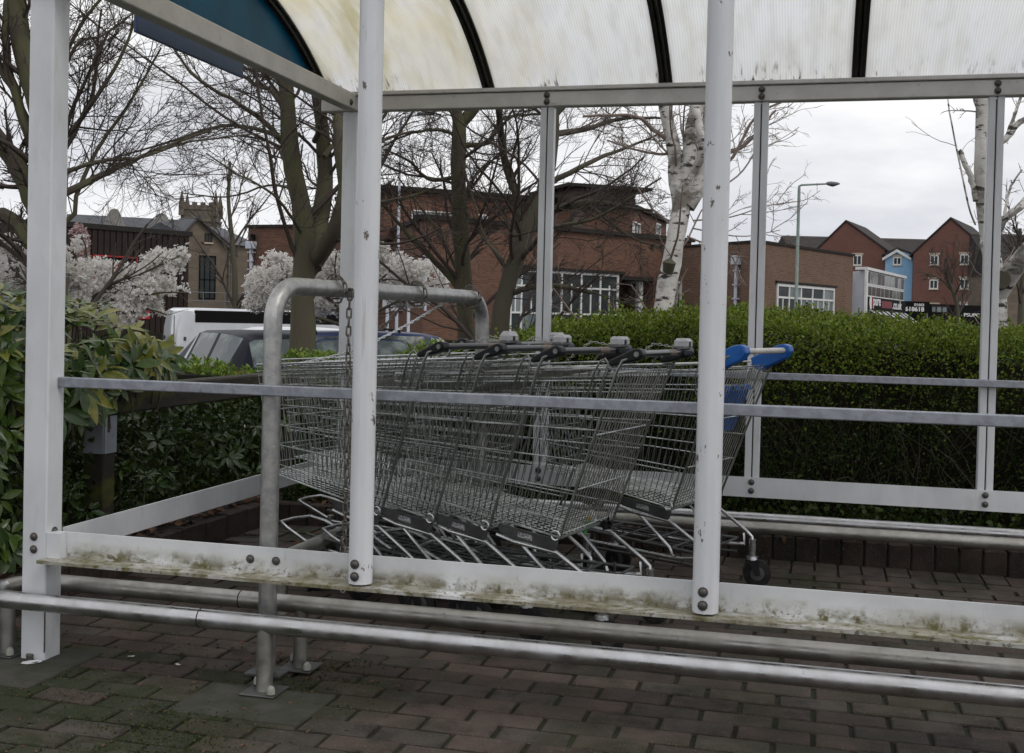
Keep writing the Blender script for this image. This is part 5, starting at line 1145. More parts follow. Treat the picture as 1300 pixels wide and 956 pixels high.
def pipe(face, parent, px, py0, py1, r=.05, hopper=True, mt='pipe'):
    o = parent.location; u, z1 = face.uz(px, py0); _, z0 = face.uz(px, py1); b = MB(); b.M = face.mat(o)
    b.tube([(u, r+.06, z0-1.2), (u, r+.06, z1)], r, 8)
    for k in range(3): zz = z0+(z1-z0)*(.25+.3*k); b.box(u-r*1.6, u+r*1.6, .01, r*2+.08, zz, zz+.06)
    p = b.build('downpipe', M[mt], parent, False)
    if hopper: b = MB(); b.M = face.mat(o); b.box(u-r*2.4, u+r*2.4, .01, r*2+.16, z1-.02, z1+.34, .03); b.build('hopper', M[mt], p)
    return p
GB = -1.9
def away(p, d): q = Vector(p)-Vector(CAM); q.z = 0; q.normalize(); return Vector((p[0], p[1], 0))+q*d

# --- long brick building
F1 = Face(537, 42, 845, 50); F1L = Face(485, 52, 537, 42)
A = thing('brick_building', 'long brown brick building with a broad white window band and low upper storey', 'building', (F1.A.x, F1.A.y, GB))
back = [F1.B-F1.n*9, F1L.A+F1.u*0-F1.n*5]
_, zlow = F1.uz(650, 283); zlow = 4.60
u_p0, _ = F1.uz(786, 380); u_p1, _ = F1.uz(829, 380)
w_ = foot('wall', [F1.A, F1.at(u_p0, 0), F1.at(u_p0, 0)-F1.n*9, F1L.A-F1.n*6, F1L.A], GB, zlow, M['brickA'], A)
foot('wall', [F1.at(u_p0, 0, -2.2), F1.at(u_p1, 0, -2.2), F1.at(u_p1, 0, -9), F1.at(u_p0, 0, -9)], GB, zlow-.001, M['gable'], A)
foot('wall', [F1.at(u_p1, 0), F1.B+F1.u*1.5, F1.B+F1.u*1.5-F1.n*9, F1.at(u_p1, 0)-F1.n*9], GB, zlow, M['brickA'], A)
_, zs = F1.uz(806, 351)
fbox(F1, A, 'wall', M['brickA'], u_p0+.002, u_p1-.002, -2.19, -.001, zs, zlow-.003)
fbox(F1, A, 'porch_soffit', M['darktrim'], u_p0+.002, u_p1-.002, -2.18, .02, zs-.16, zs-.002)
fbox(F1, A, 'door_frame', M['whiteframe'], u_p1-.55, u_p1-.30, -.5, -.3, GB, zs-.17); fbox(F1, A, 'door_frame', M['darktrim'], u_p0+.05, u_p0+.16, -1.2, -.2, GB, zs-.17)
fbox(F1, A, 'roof_edge', M['darktrim'], -.12, F1.L+1.6, -.6, .14, zlow+.002, zlow+.17); fbox(F1L, A, 'roof_edge', M['darktrim'], -.1, F1L.L-.05, -.5, .13, zlow+.003, zlow+.168)
u0, _ = F1.uz(646, 380); u1, _ = F1.uz(784, 380); _, zt_ = F1.uz(690, 343); _, zb_ = F1.uz(770, 397)
vb = [(F1.uz(px, 380)[0]-u0)/(u1-u0) for px in (661, 686.5, 712, 737, 761)]
vv = [0]+vb+[1]; sub = [(vv[i]+vv[i+1])/2 for i in range(len(vv)-1)]
window(F1, A, u0, u1, zb_-1.3, zt_, vb, (.42, .78), .10, ['darkpane', 'darkpane', 'blindpane'], dep=.06, sub=None)
for s_ in sub:
    wb = MB(); wb.M = F1.mat(A.location); wb.box(u0+(u1-u0)*s_-.03, u0+(u1-u0)*s_+.03, -.02, .045, zb_-.1, zb_+(zt_-zb_)*.70)
    wb.build('window_bar', M['whiteframe'], A)
fbox(F1, A, 'lintel', M['darktrim'], u0-.2, u1+.3, .0, .14, zt_+.004, zt_+.12)
# upper storey set back
F2 = Face(485, 49, 728, 53); _, zu = F2.uz(655, 249); zu = 6.35
foot('upper_wall', [F2.A, F2.B, F2.B-F2.n*6, F2.A-F2.n*6], zlow-.3, zu, M['brickA'], A)
fbox(F2, A, 'roof_edge', M['darktrim'], -.3, F2.L+.2, -6, .25, zu+.002, zu+.20)
a_, zz0 = F2.uz(522, 279); b_, zz1 = F2.uz(578, 270); window(F2, A, a_, b_, zz0, zz1, (.33, .66), (), .05, 'blindpane')
a_, _ = F2.uz(606, 275); b_, _ = F2.uz(619, 275); window(F2, A, a_, b_, zz0, zz1, (.5,), (), .05, 'blindpane')
pipe(F2, A, 655, 252, 280, .05); pipe(F1L, A, 489, 262, 300, .06); pipe(F1, A, 524+15, 322, 352, .05, False)
a_, z0_ = F1L.uz(500, 392); b_, z1_ = F1L.uz(511, 384); window(F1L, A, a_, b_, z0_, z1_+.6, (.5,), (.5,), .09, 'darkpane')
F3 = Face(725, 50.5, 802, 51.5); _, t_ = F3.uz(760, 240); _, b_ = F3.uz(760, 280)
fbox(F3, A, 'timber_box', M['darktimber'], 0, F3.L, -4, 0, b_-.5, t_)
for k in range(6): fbox(F3, A, 'board', M['darktimber'], -.02, F3.L+.02, .002, .04, b_-.5+(t_-b_+.5)*k/6+.02, b_-.5+(t_-b_+.5)*(k+1)/6-.02)
fbox(F3, A, 'roof_edge', M['darktrim'], -.5, F3.L+.6, -4.2, .5, t_+.002, t_+.14)
F4 = Face(802, 50, 843, 57); _, t4 = F4.uz(812, 268)
foot('upper_wall', [F4.A, F4.B, F4.B-F4.n*5, F4.A-F4.n*5], zlow-.3, t4, M['brickA'], A); fbox(F4, A, 'roof_edge', M['darktrim'], -.15, F4.L+.15, -5, .15, t4+.002, t4+.16)
F5 = Face(770, 49.6, 803, 50.4); foot('upper_wall', [F5.A, F5.B, F5.B-F5.n*4, F5.A-F5.n*4], zlow-.2, b_-.48, M['brickA'], A)
u_, za = F5.uz(783, 308); v_, zb2 = F5.uz(796, 295); window(F5, A, u_, v_, za, zb2, (.5,), (), .06, 'darkpane')
u_, za = F4.uz(803.5, 311); v_, zb2 = F4.uz(812, 284); window(F4, A, u_, v_, za, zb2, (.5,), (.5,), .06, 'darkpane')
u_, za = F4.uz(832, 309); v_, zb2 = F4.uz(838, 285); window(F4, A, u_, v_, za, zb2, (), (.5,), .06, 'darkpane')

# --- second brick building, corner towards us
G1 = Face(850, 50, 960, 45); G2 = Face(960, 45, 1081, 52.5)
B = thing('brick_building', 'flat roofed weathered brick building behind the hedge with five bay white window', 'building', (G1.B.x, G1.B.y, GB))
_, zg = G2.uz(975, 309.5); foot('wall', [G1.A, G1.B, G2.B, G2.B-G2.n*8, G1.A-G1.n*8], GB, zg, M['brickB'], B)
fbox(G2, B, 'coping', M['darktrim'], -.05, G2.L+.06, -.3, .06, zg+.002, zg+.10); fbox(G1, B, 'coping', M['darktrim'], -.05, G1.L-.02, -.3, .055, zg+.004, zg+.098)
u0, _ = G2.uz(985, 380); u1, _ = G2.uz(1058, 380); _, zt_ = G2.uz(1020, 362.5)
window(G2, B, u0, u1, zt_-2.1, zt_, (.2, .4, .6, .8), (.74,), .11, ['darkpane', 'darkpane', 'blindpane'], dep=.06)
for k in range(5):
    wb = MB(); wb.M = G2.mat(B.location); wb.box(u0+(u1-u0)*(.1+.2*k)-.03, u0+(u1-u0)*(.1+.2*k)+.03, -.02, .045, zt_-2.0, zt_-.60)
    wb.build('window_bar', M['whiteframe'], B)
fbox(G2, B, 'lintel', M['darktrim'], u0-.1, u1+.2, 0, .09, zt_+.003, zt_+.10)
pipe(G1, B, 938, 336, 395, .07)
u0, za = G1.uz(855, 390); u1, zb2 = G1.uz(866, 357); window(G1, B, u0, u1, za, zb2, (.5,), (.6,), .10, 'darkpane')

# --- brick wing on the left
H1 = Face(313, 58, 470, 55.5); Cc = thing('brick_building', 'red brown brick wing with white rainwater hopper behind the left blossom', 'building', (H1.A.x, H1.A.y, GB))
_, zh = H1.uz(330, 289); foot('wall', [H1.A, H1.B, H1.B-H1.n*8, H1.A-H1.n*8], GB, zh, M['brickA'], Cc); fbox(H1, Cc, 'roof_edge', M['darktrim'], -.1, H1.L+.1, -.4, .10, zh+.002, zh+.14)
pipe(H1, Cc, 321.5, 316, 352, .10, True); u_, z_ = H1.uz(323, 303); fbox(H1, Cc, 'wall_lamp', M['signblack'], u_-.12, u_+.12, .05, .25, z_-.1, z_+.22, .04)
# dark evergreen bank closing the gap between the wings
n = 16000; c_ = ptd(420, 410, 36); P = np.stack([NR.uniform(-9, 9, n), NR.normal(size=n)*.8, NR.uniform(-1.5, 2.6, n)], 1); rot = np.array([[r_[0], r_[1], 0], [-r_[1], r_[0], 0], [0, 0, 1]])
P[:, 2] = np.minimum(P[:, 2], 1.1+.6*np.sin(P[:, 0]*1.3)+.3*np.sin(P[:, 0]*3.1))
bk = thing('evergreen_bank', 'dark evergreen bushes behind the parked cars and white blossom', 'bushes', (c_.x, c_.y, gz(c_.x, c_.y)))
cloud('foliage', P@rot-np.array([0, 0, 0]), NR.normal(size=(n, 3)), NR.uniform(.10, .22, n), M['leaf_under'], None, asp=.35, kind='stuff').parent = bk
qv = MB().box(-9, 9, .1, .9, -.05, 1.9, .3); qv.v = [tuple(np.array(p)@rot) for p in qv.v]; qv.build('twig_mass', M['hedge_core'], bk)

# --- brown clad building
J = Face(40, 42, 238, 47); Jb = thing('clad_building', 'dark brown ribbed metal clad building behind the blossom on the left', 'building', (J.A.x, J.A.y, GB))
_, zj = J.uz(150, 288.5); foot('wall', [J.A, J.B, J.B-J.n*8, J.A-J.n*8], GB, zj, M['brownclad'], Jb)
npan = 26
pm_ = MB().box(.03, J.L/npan-.03, .002, .05, GB, zj-.15).mesh('panel', M['brownclad'])
for k in range(npan):
    ob = bpy.data.objects.new('panel', pm_); C.objects.link(ob); ob.parent = Jb; ob.matrix_local = J.mat(Jb.location) @ Matrix.Translation((k*J.L/npan, 0, 0))
fbox(J, Jb, 'fascia', M['darktrim'], -.1, J.L+.1, -.3, .10, zj-.14, zj+.05)
sg = thing('shop_sign', 'black sign board with thin red border on the brown cladding', 'sign', J.at(*J.uz(120, 340), .07))
a_, t_ = J.uz(118, 325); b_, m_ = J.uz(171, 330); _, bt_ = J.uz(150, 356); b = MB(); b.M = J.mat(sg.location); b.box(a_, b_, .055, .11, bt_, t_); b.build('board', M['signblack'], sg)
b = MB(); b.M = J.mat(sg.location); fw = .05
b.box(a_-fw, b_+fw, .055, .13, t_+.001, t_+fw); b.box(a_-fw, b_+fw, .055, .13, bt_-fw, bt_-.001); b.box(a_-fw, a_-.001, .055, .13, bt_, t_); b.box(b_+.001, b_+fw, .055, .13, bt_, t_); b.build('border', M['red'], sg)
b = MB(); b.M = J.mat(sg.location); q0, _ = J.uz(136, 334); q1, _ = J.uz(152, 334); b.box(q0, q1, .111, .118, t_-.5, t_-.22, .02); b.build('emblem', M['red'], sg)
a_, t_ = J.uz(176, 392); b_, bt_ = J.uz(189, 405); s2 = thing('notice_sign', 'small red notice with a pale band low on the brown cladding', 'sign', J.at(a_, bt_, .07))
b = MB(); b.M = J.mat(s2.location); b.box(a_, b_, .055, .08, bt_, t_); b.build('board', M['red'], s2); b = MB(); b.M = J.mat(s2.location); b.box(a_+.02, b_-.02, .081, .085, bt_+.12, bt_+.21); b.build('band', M['signwhite'], s2)

# --- stone building with gable, its slate roof, steps and rail
K1 = Face(222, 72, 291, 74); Ks = thing('stone_building', 'old buff stone building with pointed gable and tall dark doorway', 'building', (K1.A.x, K1.A.y, GB)); o = Ks.location
_, ze = K1.uz(285, 318); ua, za = K1.uz(250, 277)
b = MB(); b.M = K1.mat(o); b.prism([(0, GB), (K1.L, GB), (K1.L, ze), (ua, za), (0, ze+.3)], 1, -8, 0); q = b.build('wall', M['stone'], Ks); uvwall(q.data)
b = MB(); b.M = K1.mat(o); b.add([(ua, -8, za+.12), (ua, .25, za+.12), (K1.L+.4, .25, ze-.2), (K1.L+.4, -8, ze-.2), (ua, -8, za-.05), (ua, .25, za-.05), (K1.L+.4, .25, ze-.36), (K1.L+.4, -8, ze-.36)], [(0, 1, 2, 3), (4, 7, 6, 5), (0, 4, 5, 1), (1, 5, 6, 2), (2, 6, 7, 3), (3, 7, 4, 0)])
b.add([(ua-.01, -8, za+.12), (ua-.01, .25, za+.12), (-.4, .25, ze+.1), (-.4, -8, ze+.1), (ua-.01, -8, za-.05), (ua-.01, .25, za-.05), (-.4, .25, ze-.06), (-.4, -8, ze-.06)], [(3, 2, 1, 0), (5, 6, 7, 4), (1, 5, 4, 0), (2, 6, 5, 1), (3, 7, 6, 2), (0, 4, 7, 3)]); b.build('roof', M['slate'], Ks)
u0, z1_ = K1.uz(253, 324); u1, z0_ = K1.uz(273, 380); window(K1, Ks, u0, u1, z0_, z1_, (.33, .66), (.45,), .06, 'darkpane', 'signblack', .06, False)
u0, z1_ = K1.uz(260, 296); u1, z0_ = K1.uz(269, 308); window(K1, Ks, u0, u1, z0_, z1_, (.5,), (), .06, 'darkpane', 'darktrim', .05, 'buff')
pipe(K1, Ks, 290.5, 318, 360, .06, False, 'rust')
K2 = Face(291.5, 75, 330, 77); _, z2 = K2.uz(305, 312); foot('wall', [K2.A, K2.B, K2.B-K2.n*8, K2.A-K2.n*8], GB, z2, M['stone'], Ks)
_, zr2 = K2.uz(300, 284); b = MB(); b.M = K2.mat(o); b.prism([(.3, z2+.002), (-4, zr2), (-8.3, z2+.002)], 0, -2.5, K2.L); b.build('roof', M['slate'], Ks)
rl = thing('railing', 'thin metal railing at the foot of the stone building', 'railing', K1.at(0, GB, 4)); b = MB(); b.M = K1.mat(rl.location)
_, zr_ = K1.uz(270, 373); zr_ = zr_+.0
for zz in (zr_, zr_-.5): b.tube([(-1, 4, zz), (K1.L+3, 4, zz)], .03, 6)
b.build('rail', M['lampgrey'], rl)
for k in range(7): b = MB(); b.M = K1.mat(rl.location); b.tube([(-1+k*1.3, 4, GB), (-1+k*1.3, 4, zr_)], .03, 6); b.build('post', M['lampgrey'], rl)
# --- church tower
d = 150; t0 = ptd(227, 400, d); t1 = ptd(272, 400, d); Tw = thing('church_tower', 'battlemented stone church tower with corner pinnacles beyond the roofs', 'tower', (t0.x, t0.y, -2)); KT = Face(227, 150, 272, 150.5); o = Tw.location
_, zt = KT.uz(250, 266); wdt = KT.L; b = MB(); b.M = KT.mat(o); b.box(0, wdt, -wdt, 0, -2, zt); b.build('shaft', M['stone_tower'], Tw)
b = MB(); b.M = KT.mat(o); b.box(-.15, wdt+.15, -wdt-.15, .15, zt-1.5, zt-1.2); b.box(-.12, wdt+.12, -wdt-.12, .12, zt+.002, zt+.25); b.build('string_course', M['stone_tower'], Tw)
for k in range(4): b = MB(); b.M = KT.mat(o); b.box(.35+k*1.05, .95+k*1.05, -.35, .11, zt+.252, zt+.95); b.build('merlon', M['stone_tower'], Tw); b = MB(); b.M = KT.mat(o); b.box(.35+k*1.05, .95+k*1.05, -wdt-.1, -wdt+.35, zt+.252, zt+.95); b.build('merlon', M['stone_tower'], Tw)
for (u_, v_) in ((.1, -.1), (wdt-.1, -.1), (.1, -wdt+.1), (wdt-.1, -wdt+.1)):
    b = MB(); b.M = KT.mat(o); b.tube([(u_, v_, zt-.8), (u_, v_, zt+1.0), (u_, v_, zt+1.02), (u_, v_, zt+2.5)], [.42, .40, .34, .05], 6); b.build('pinnacle', M['stone_tower'], Tw)
u0, z1_ = KT.uz(240, 272); window(KT, Tw, wdt*.4, wdt*.62, zt-5, zt-2.6, (.5,), (.5,), .12, 'darkpane', 'stone_tower', .06, False)
# --- long slate roofed range with rounded gables
S = Face(85, 96, 250, 100); Sb = thing('slate_roofed_building', 'slate roofed range with rounded grey gables above the brown cladding', 'building', (S.A.x, S.A.y, GB)); o = Sb.location
_, zr = S.uz(170, 272); _, ze = S.uz(170, 292); foot('wall', [S.A, S.B, S.B-S.n*9, S.A-S.n*9], GB, ze, M['gable'], Sb)
b = MB(); b.M = S.mat(o); b.prism([(.3, ze+.002), (-3.5, zr), (-4.5, zr), (-9.3, ze+.002)], 0, 0, S.L); b.build('roof', M['slate'], Sb)
for (pc, w_) in ((145, 15), (205, 14)):
    uc, zt = S.uz(pc, 265 if pc == 145 else 271); u2, _ = S.uz(pc+w_, 280); hw = u2-uc; q = [(uc-hw, ze-.5), (uc-hw, ze+.1), (uc-hw*.78, ze+(zt-ze)*.35), (uc-hw*.52, ze+(zt-ze)*.72), (uc-hw*.30, ze+(zt-ze)*.95), (uc, zt), (uc+hw*.30, ze+(zt-ze)*.95), (uc+hw*.52, ze+(zt-ze)*.72), (uc+hw*.78, ze+(zt-ze)*.35), (uc+hw, ze+.1), (uc+hw, ze-.5)]
    b = MB(); b.M = S.mat(o); b.prism(q, 1, -.4, .35); b.build('shaped_gable', M['gable'], Sb)
    b = MB(); b.M = S.mat(o); b.prism([(uc-hw*.9, ze+.1), (uc, zt-.15), (uc+hw*.9, ze+.1)], 1, -4, -.41); b.build('gable_roof', M['slate'], Sb)

# --- gabled houses far right
def gable_house(label, pl, pr_, d, apex, eave, dep, mt='brickC', wins=(), wcol='buff'):
    f = Face(pl, d, pr_, d-(pr_-pl)*.036); t = thing('gabled_house', label, 'house', (f.A.x, f.A.y, -2)); o = t.location; ua, za = f.uz(*apex); _, ze = f.uz((pl+pr_)/2, eave)
    b = MB(); b.M = f.mat(o); b.prism([(0, -2), (f.L, -2), (f.L, ze), (ua, za), (0, ze)], 1, -dep, 0); q = b.build('wall', M[mt], t); uvwall(q.data)
    for s_ in (0, 1):
        ue = f.L+.35 if s_ else -.35; sl_ = (za-ze)/((f.L-ua) if s_ else ua); zz = ze-.35*sl_; b = MB(); b.M = f.mat(o); a0 = ua+(.002 if s_ else -.002)
        vs = [(a0, -dep, za+.05), (a0, .12, za+.05), (ue, .12, zz+.05), (ue, -dep, zz+.05)]; vs += [(x, y, z+.18) for x, y, z in vs]
        b.add(vs, [(0, 1, 2, 3), (4, 5, 6, 7), (0, 1, 5, 4), (1, 2, 6, 5), (2, 3, 7, 6), (3, 0, 4, 7)]); b.build('roof', M['tile'], t)
    for (x0, y0, x1, y1) in wins:
        u0, z1_ = f.uz(x0, y0); u1, z0_ = f.uz(x1, y1); window(f, t, u0, u1, z0_, z1_, (.5,), (), .10, 'darkpane', 'whiteframe', .05, 'buff', 'buff')
    return f, t
gable_house('red brick gabled house just left of the pale blue house', 1034, 1121, 118, (1074, 282), 318, 10, wins=((1083, 324, 1094, 337),))
gable_house('tall red brick gabled house right of the pale blue house', 1157, 1254, 112, (1207, 278.5), 322, 12, wins=((1181, 324, 1191.5, 336.5), (1219, 323, 1230, 336), (1180, 355, 1191, 367), (1219, 354, 1230, 367), (1219, 386, 1230, 396), (1180, 387, 1191, 397)))
f, t = gable_house('narrow pale blue rendered house with white gablet between red brick houses', 1121.5, 1156.5, 114, (1139.5, 317), 324, 9, 'blueR', ((1134, 326.5, 1144.5, 336.5),))
ua, za = f.uz(1139.5, 316.5); b = MB(); b.M = f.mat(t.location)
for s_ in (-1, 1): b.add([(ua, .13, za), (ua+s_*1.35, .13, za-.85), (ua+s_*1.35, .13, za-1.1), (ua, .13, za-.28), (ua, .30, za), (ua+s_*1.35, .30, za-.85), (ua+s_*1.35, .30, za-1.1), (ua, .30, za-.28)], [(0, 1, 2, 3), (4, 5, 6, 7), (0, 1, 5, 4), (1, 2, 6, 5), (2, 3, 7, 6), (3, 0, 4, 7)])
b.build('bargeboard', M['whiteframe'], t)
def terrace(label, pl, pr_, d, ridge, eave, mt='brickC'):
    f = Face(pl, d, pr_, d+1); t = thing('terraced_house', label, 'house', (f.A.x, f.A.y, -2)); _, zr = f.uz((pl+pr_)/2, ridge); _, ze = f.uz((pl+pr_)/2, eave)
    foot('wall', [f.A, f.B, f.B-f.n*9, f.A-f.n*9], -2, ze, M[mt], t); b = MB(); b.M = f.mat(t.location); b.prism([(.3, ze+.002), (-4.5, zr), (-9.3, ze+.002)], 0, 0, f.L); b.build('roof', M['tile'], t)
    b = MB(); b.M = f.mat(t.location); b.box(0, f.L, -4.62, -4.38, zr-.05, zr+.12); b.build('ridge', M['rust'], t); return f, t
terrace('dark tiled terrace roof behind the blue house and gables', 1004, 1262, 124, 300, 324)
terrace('tiled roofed terrace seen right of the last shelter post', 1262, 1345, 105, 294, 352, 'stone')
# --- shop with glass front and lettering
Q1 = Face(1081.5, 64, 1096.5, 62); Q2 = Face(1096.5, 62, 1146, 72); Sp = thing('shop_building', 'small shop with white side, gridded glass front and white lettering on a black band', 'shop', (Q2.A.x, Q2.A.y, -2)); o = Sp.location
_, zq = Q2.uz(1098, 340); foot('wall', [Q1.A, Q1.B, Q2.B, Q2.B-Q2.n*6, Q1.A-Q2.n*5], -2, zq-.15, M['whiteclad'], Sp)
fbox(Q1, Sp, 'side_cladding', M['whiteclad'], -.02, Q1.L-.02, .002, .05, -2, zq-.12); fbox(Q2, Sp, 'corner_post', M['whiteframe'], -.1, .22, .0, .12, -2, zq-.1); fbox(Q2, Sp, 'roof_edge', M['whiteframe'], -.1, Q2.L+.1, -.5, .14, zq-.098, zq+.05)
zA = Q2.uz(1100, 384.5)[1]; zM = Q2.uz(1100, 361)[1]
window(Q2, Sp, .24, Q2.L, zM+.02, zq-.12, [k/11 for k in range(1, 11)], (), .05, ['maroonpane', 'maroonpane', 'darkpane'], dep=.02, sill=False); window(Q2, Sp, .24, Q2.L, zA+.35, zM-.02, [.05, .14, .24, .36, .45, .58, .68, .78, .88], (), .06, ['maroonpane', 'maroonpane', 'darkpane'], dep=.02, sill=False)
_, zB_ = Q2.uz(1100, 392.5); fbox(Q2, Sp, 'fascia_board', M['signblack'], .22, Q2.L+.05, 0, .14, zB_, zA+.33)
def text(s_, face, parent, u, z, n, h, mt, wd=None, bold=.012, ext=.01):
    c = bpy.data.curves.new('lettering', 'FONT'); c.body = s_; c.size = 1; c.extrude = ext; c.offset = bold; ob = bpy.data.objects.new('tmp', c); C.objects.link(ob)
    bpy.context.view_layer.update(); dg = bpy.context.evaluated_depsgraph_get(); me = bpy.data.meshes.new_from_object(ob.evaluated_get(dg)); bpy.data.objects.remove(ob)
    xs_ = [v.co.x for v in me.vertices]; ys_ = [v.co.y for v in me.vertices]; sy = h/(max(ys_)-min(ys_)); sx = (wd/(max(xs_)-min(xs_))) if wd else sy; x0 = min(xs_); y0 = min(ys_)
    o_ = parent.location; Mx = face.mat(o_)
    for v in me.vertices: v.co = Mx @ Vector((u+(v.co.x-x0)*sx, n+v.co.z, z+(v.co.y-y0)*sy))
    me.materials.clear(); me.materials.append(M[mt]); me.name = 'lettering'; ob = bpy.data.objects.new('lettering', me); C.objects.link(ob); ob.parent = parent; return ob
uu = lambda px: Q2.uz(px, 388)[0]
zt_l = (zB_+zA+.33)/2
text('pure', Q2, Sp, uu(1105), zt_l-.28, .145, .55, 'signwhite', uu(1114.5)-uu(1105), .02); text('.co.uk', Q2, Sp, uu(1130), zt_l-.22, .145, .52, 'signwhite', uu(1141.5)-uu(1130), .02)
fbox(Q2, Sp, 'red_wording_band', M['signmaroon'], uu(1116), uu(1129), .141, .150, zt_l-.2, zt_l+.2)
b = MB(); b.M = Q2.mat(o); uc = uu(1101.5); b.prism([(uc+.30*math.cos(a), zt_l+.0+.36*math.sin(a)) for a in [k*math.pi/8 for k in range(16)]], 1, .141, .17); b.build('logo_disc', M['signwhite'], Sp)
b = MB(); b.M = Q2.mat(o); b.prism([(uc+.28+.10*math.cos(a), zt_l+.0+.34*math.sin(a)) for a in [k*math.pi/8 for k in range(16)]], 1, .150, .176); b.build('logo_edge', M['red'], Sp)
aw = MB(); aw.M = Q2.mat(o)
for k in range(16):
    x = .2+k*(Q2.L-.2)/16; aw.k = k % 2; w_ = (Q2.L-.2)/16
    aw.add([(x, .15, zB_-.05), (x+w_, .15, zB_-.05), (x+w_, 1.6, zB_-1.1), (x, 1.6, zB_-1.1), (x, .15, zB_-.09), (x+w_, .15, zB_-.09), (x+w_, 1.6, zB_-1.14), (x, 1.6, zB_-1.14)], [(0, 1, 2, 3), (4, 5, 6, 7), (0, 1, 5, 4), (1, 2, 6, 5), (2, 3, 7, 6), (3, 0, 4, 7)])
aw.build('striped_awning', [M['signblack'], M['whiteclad']], Sp)
Q3 = Face(1143.5, 74, 1179.5, 75); ps = thing('phone_number_sign', 'black hoarding with white telephone number right of the glass shop front', 'sign', (Q3.A.x, Q3.A.y, -2))
_, t_ = Q3.uz(1160, 382.5); _, b_ = Q3.uz(1160, 397); fbox(Q3, ps, 'board', M['signblack'], 0, Q3.L, -.15, 0, b_, t_)
for u_ in (.15, Q3.L-.15): fbox(Q3, ps, 'leg', M['lampgrey'], u_-.05, u_+.05, -.12, -.02, -2, b_-.002)
u0 = Q3.uz(1149, 393)[0]; u1 = Q3.uz(1173, 393)[0]; text('618618', Q3, ps, u0, Q3.uz(1160, 395.3)[1], .005, Q3.uz(1160, 389.5)[1]-Q3.uz(1160, 395.3)[1], 'signwhite', u1-u0, .03)
u0 = Q3.uz(1160.5, 388)[0]; u1 = Q3.uz(1173, 388)[0]; text('01603', Q3, ps, u0, Q3.uz(1160, 388.5)[1], .005, Q3.uz(1160, 385)[1]-Q3.uz(1160, 388.5)[1], 'signwhite', u1-u0, .02)
Q4 = Face(1179.8, 76, 1245, 78); sf = thing('shop_building', 'dark low shopfront with small white letters at the foot of the gabled house', 'shop', (Q4.A.x, Q4.A.y, -2)); _, t_ = Q4.uz(1200, 386.5); foot('wall', [Q4.A, Q4.B, Q4.B-Q4.n*5, Q4.A-Q4.n*5], -2, t_, M['signblack'], sf)
window(Q4, sf, .1, Q4.uz(1203, 390)[0], Q4.uz(1190, 397)[1], Q4.uz(1190, 388)[1], (.3, .65), (), .06, 'blindpane', 'darktrim', .06, False)
u0 = Q4.uz(1223.5, 400)[0]; u1 = Q4.uz(1243.5, 400)[0]; text('PSUPC', Q4, sf, u0, Q4.uz(1233, 402)[1], .01, .22, 'signwhite', u1-u0, .02); fbox(Q4, sf, 'red_mark', M['red'], Q4.uz(1213, 399)[0], Q4.uz(1218, 399)[0], .002, .02, Q4.uz(1215, 401)[1], Q4.uz(1215, 398)[1])

# --- street lamp
d = 44; b0 = ptd(1009, 440, d); b0.z = -1.5; tp = ptd(1012.5, 236, d); ls = thing('street_lamp', 'tall green grey street lamp with one short arm above the brick building', 'lamp', b0)
hz_ = tp.z-b0.z; rx = Vector((r_[0], r_[1], 0))
b = MB(); b.tube([(0, 0, 0), (0, 0, 1.2), (0, 0, 1.25), (0, 0, hz_-.1)], [.10, .10, .07, .055], 12); b.build('column', M['lampgreen'], ls, True)
b = MB(); b.tube([Vector((0, 0, hz_-.12)), Vector((0, 0, hz_-.03)), rx*.08+Vector((0, 0, hz_+.02)), rx*1.05+Vector((0, 0, hz_+.09))], [.05, .05, .04, .035], 8); b.build('arm', M['lampgreen'], ls, True)
b = MB(); q = rx*1.0+Vector((0, 0, hz_+.10)); b.tube([q, q+rx*.06, q+rx*.2, q+rx*.42, q+rx*.52], [.03, .07, .085, .06, .02], 10); hd = b.build('lamp_head', M['lampgrey'], ls, True)
b = MB(); b.tube([q+rx*.1+Vector((0, 0, -.04)), q+rx*.25+Vector((0, 0, -.07)), q+rx*.4+Vector((0, 0, -.04))], [.04, .05, .03], 8); b.build('lens', M['darkpane'], hd, True)
b0 = ptd(503, 430, 40); b0.z = -1.5; t = thing('street_lamp', 'tall thin pale lighting column rising behind the slender bare tree', 'lamp', b0)
MB().tube([(0, 0, 0), (0, 0, 1.2), (0, 0, 9.2)], [.07, .06, .04], 8).build('column', M['pipe'], t, True); MB().tube([(0, 0, 9.2), (.1, -.1, 9.35), (.9, -.3, 9.4)], [.04, .04, .03], 8).build('arm', M['pipe'], t, True); MB().box(.7, 1.3, -.42, -.22, 9.36, 9.46, .03).build('lamp_head', M['lampgrey'], t)
# --- small roadside signal column by the hedge gap
for (px, d_, lb) in ((491, 30, 'slim grey post with a sign box seen under the hoop'), (518, 33, 'slim pale post seen under the hoop near the brick corner')):
    b0 = ptd(px, 430, d_); b0.z = gz(b0.x, b0.y); t = thing('sign_post', lb, 'post', b0); h = 1.12+(403-378)*d_/F_PX-b0.z
    MB().tube([(0, 0, 0), (0, 0, h)], .045, 8).build('column', M['pipe'], t, True); MB().box(-.12, .12, -.06, .04, h-.32, h-.02, .02).build('sign_box', M['whiteclad'], t)

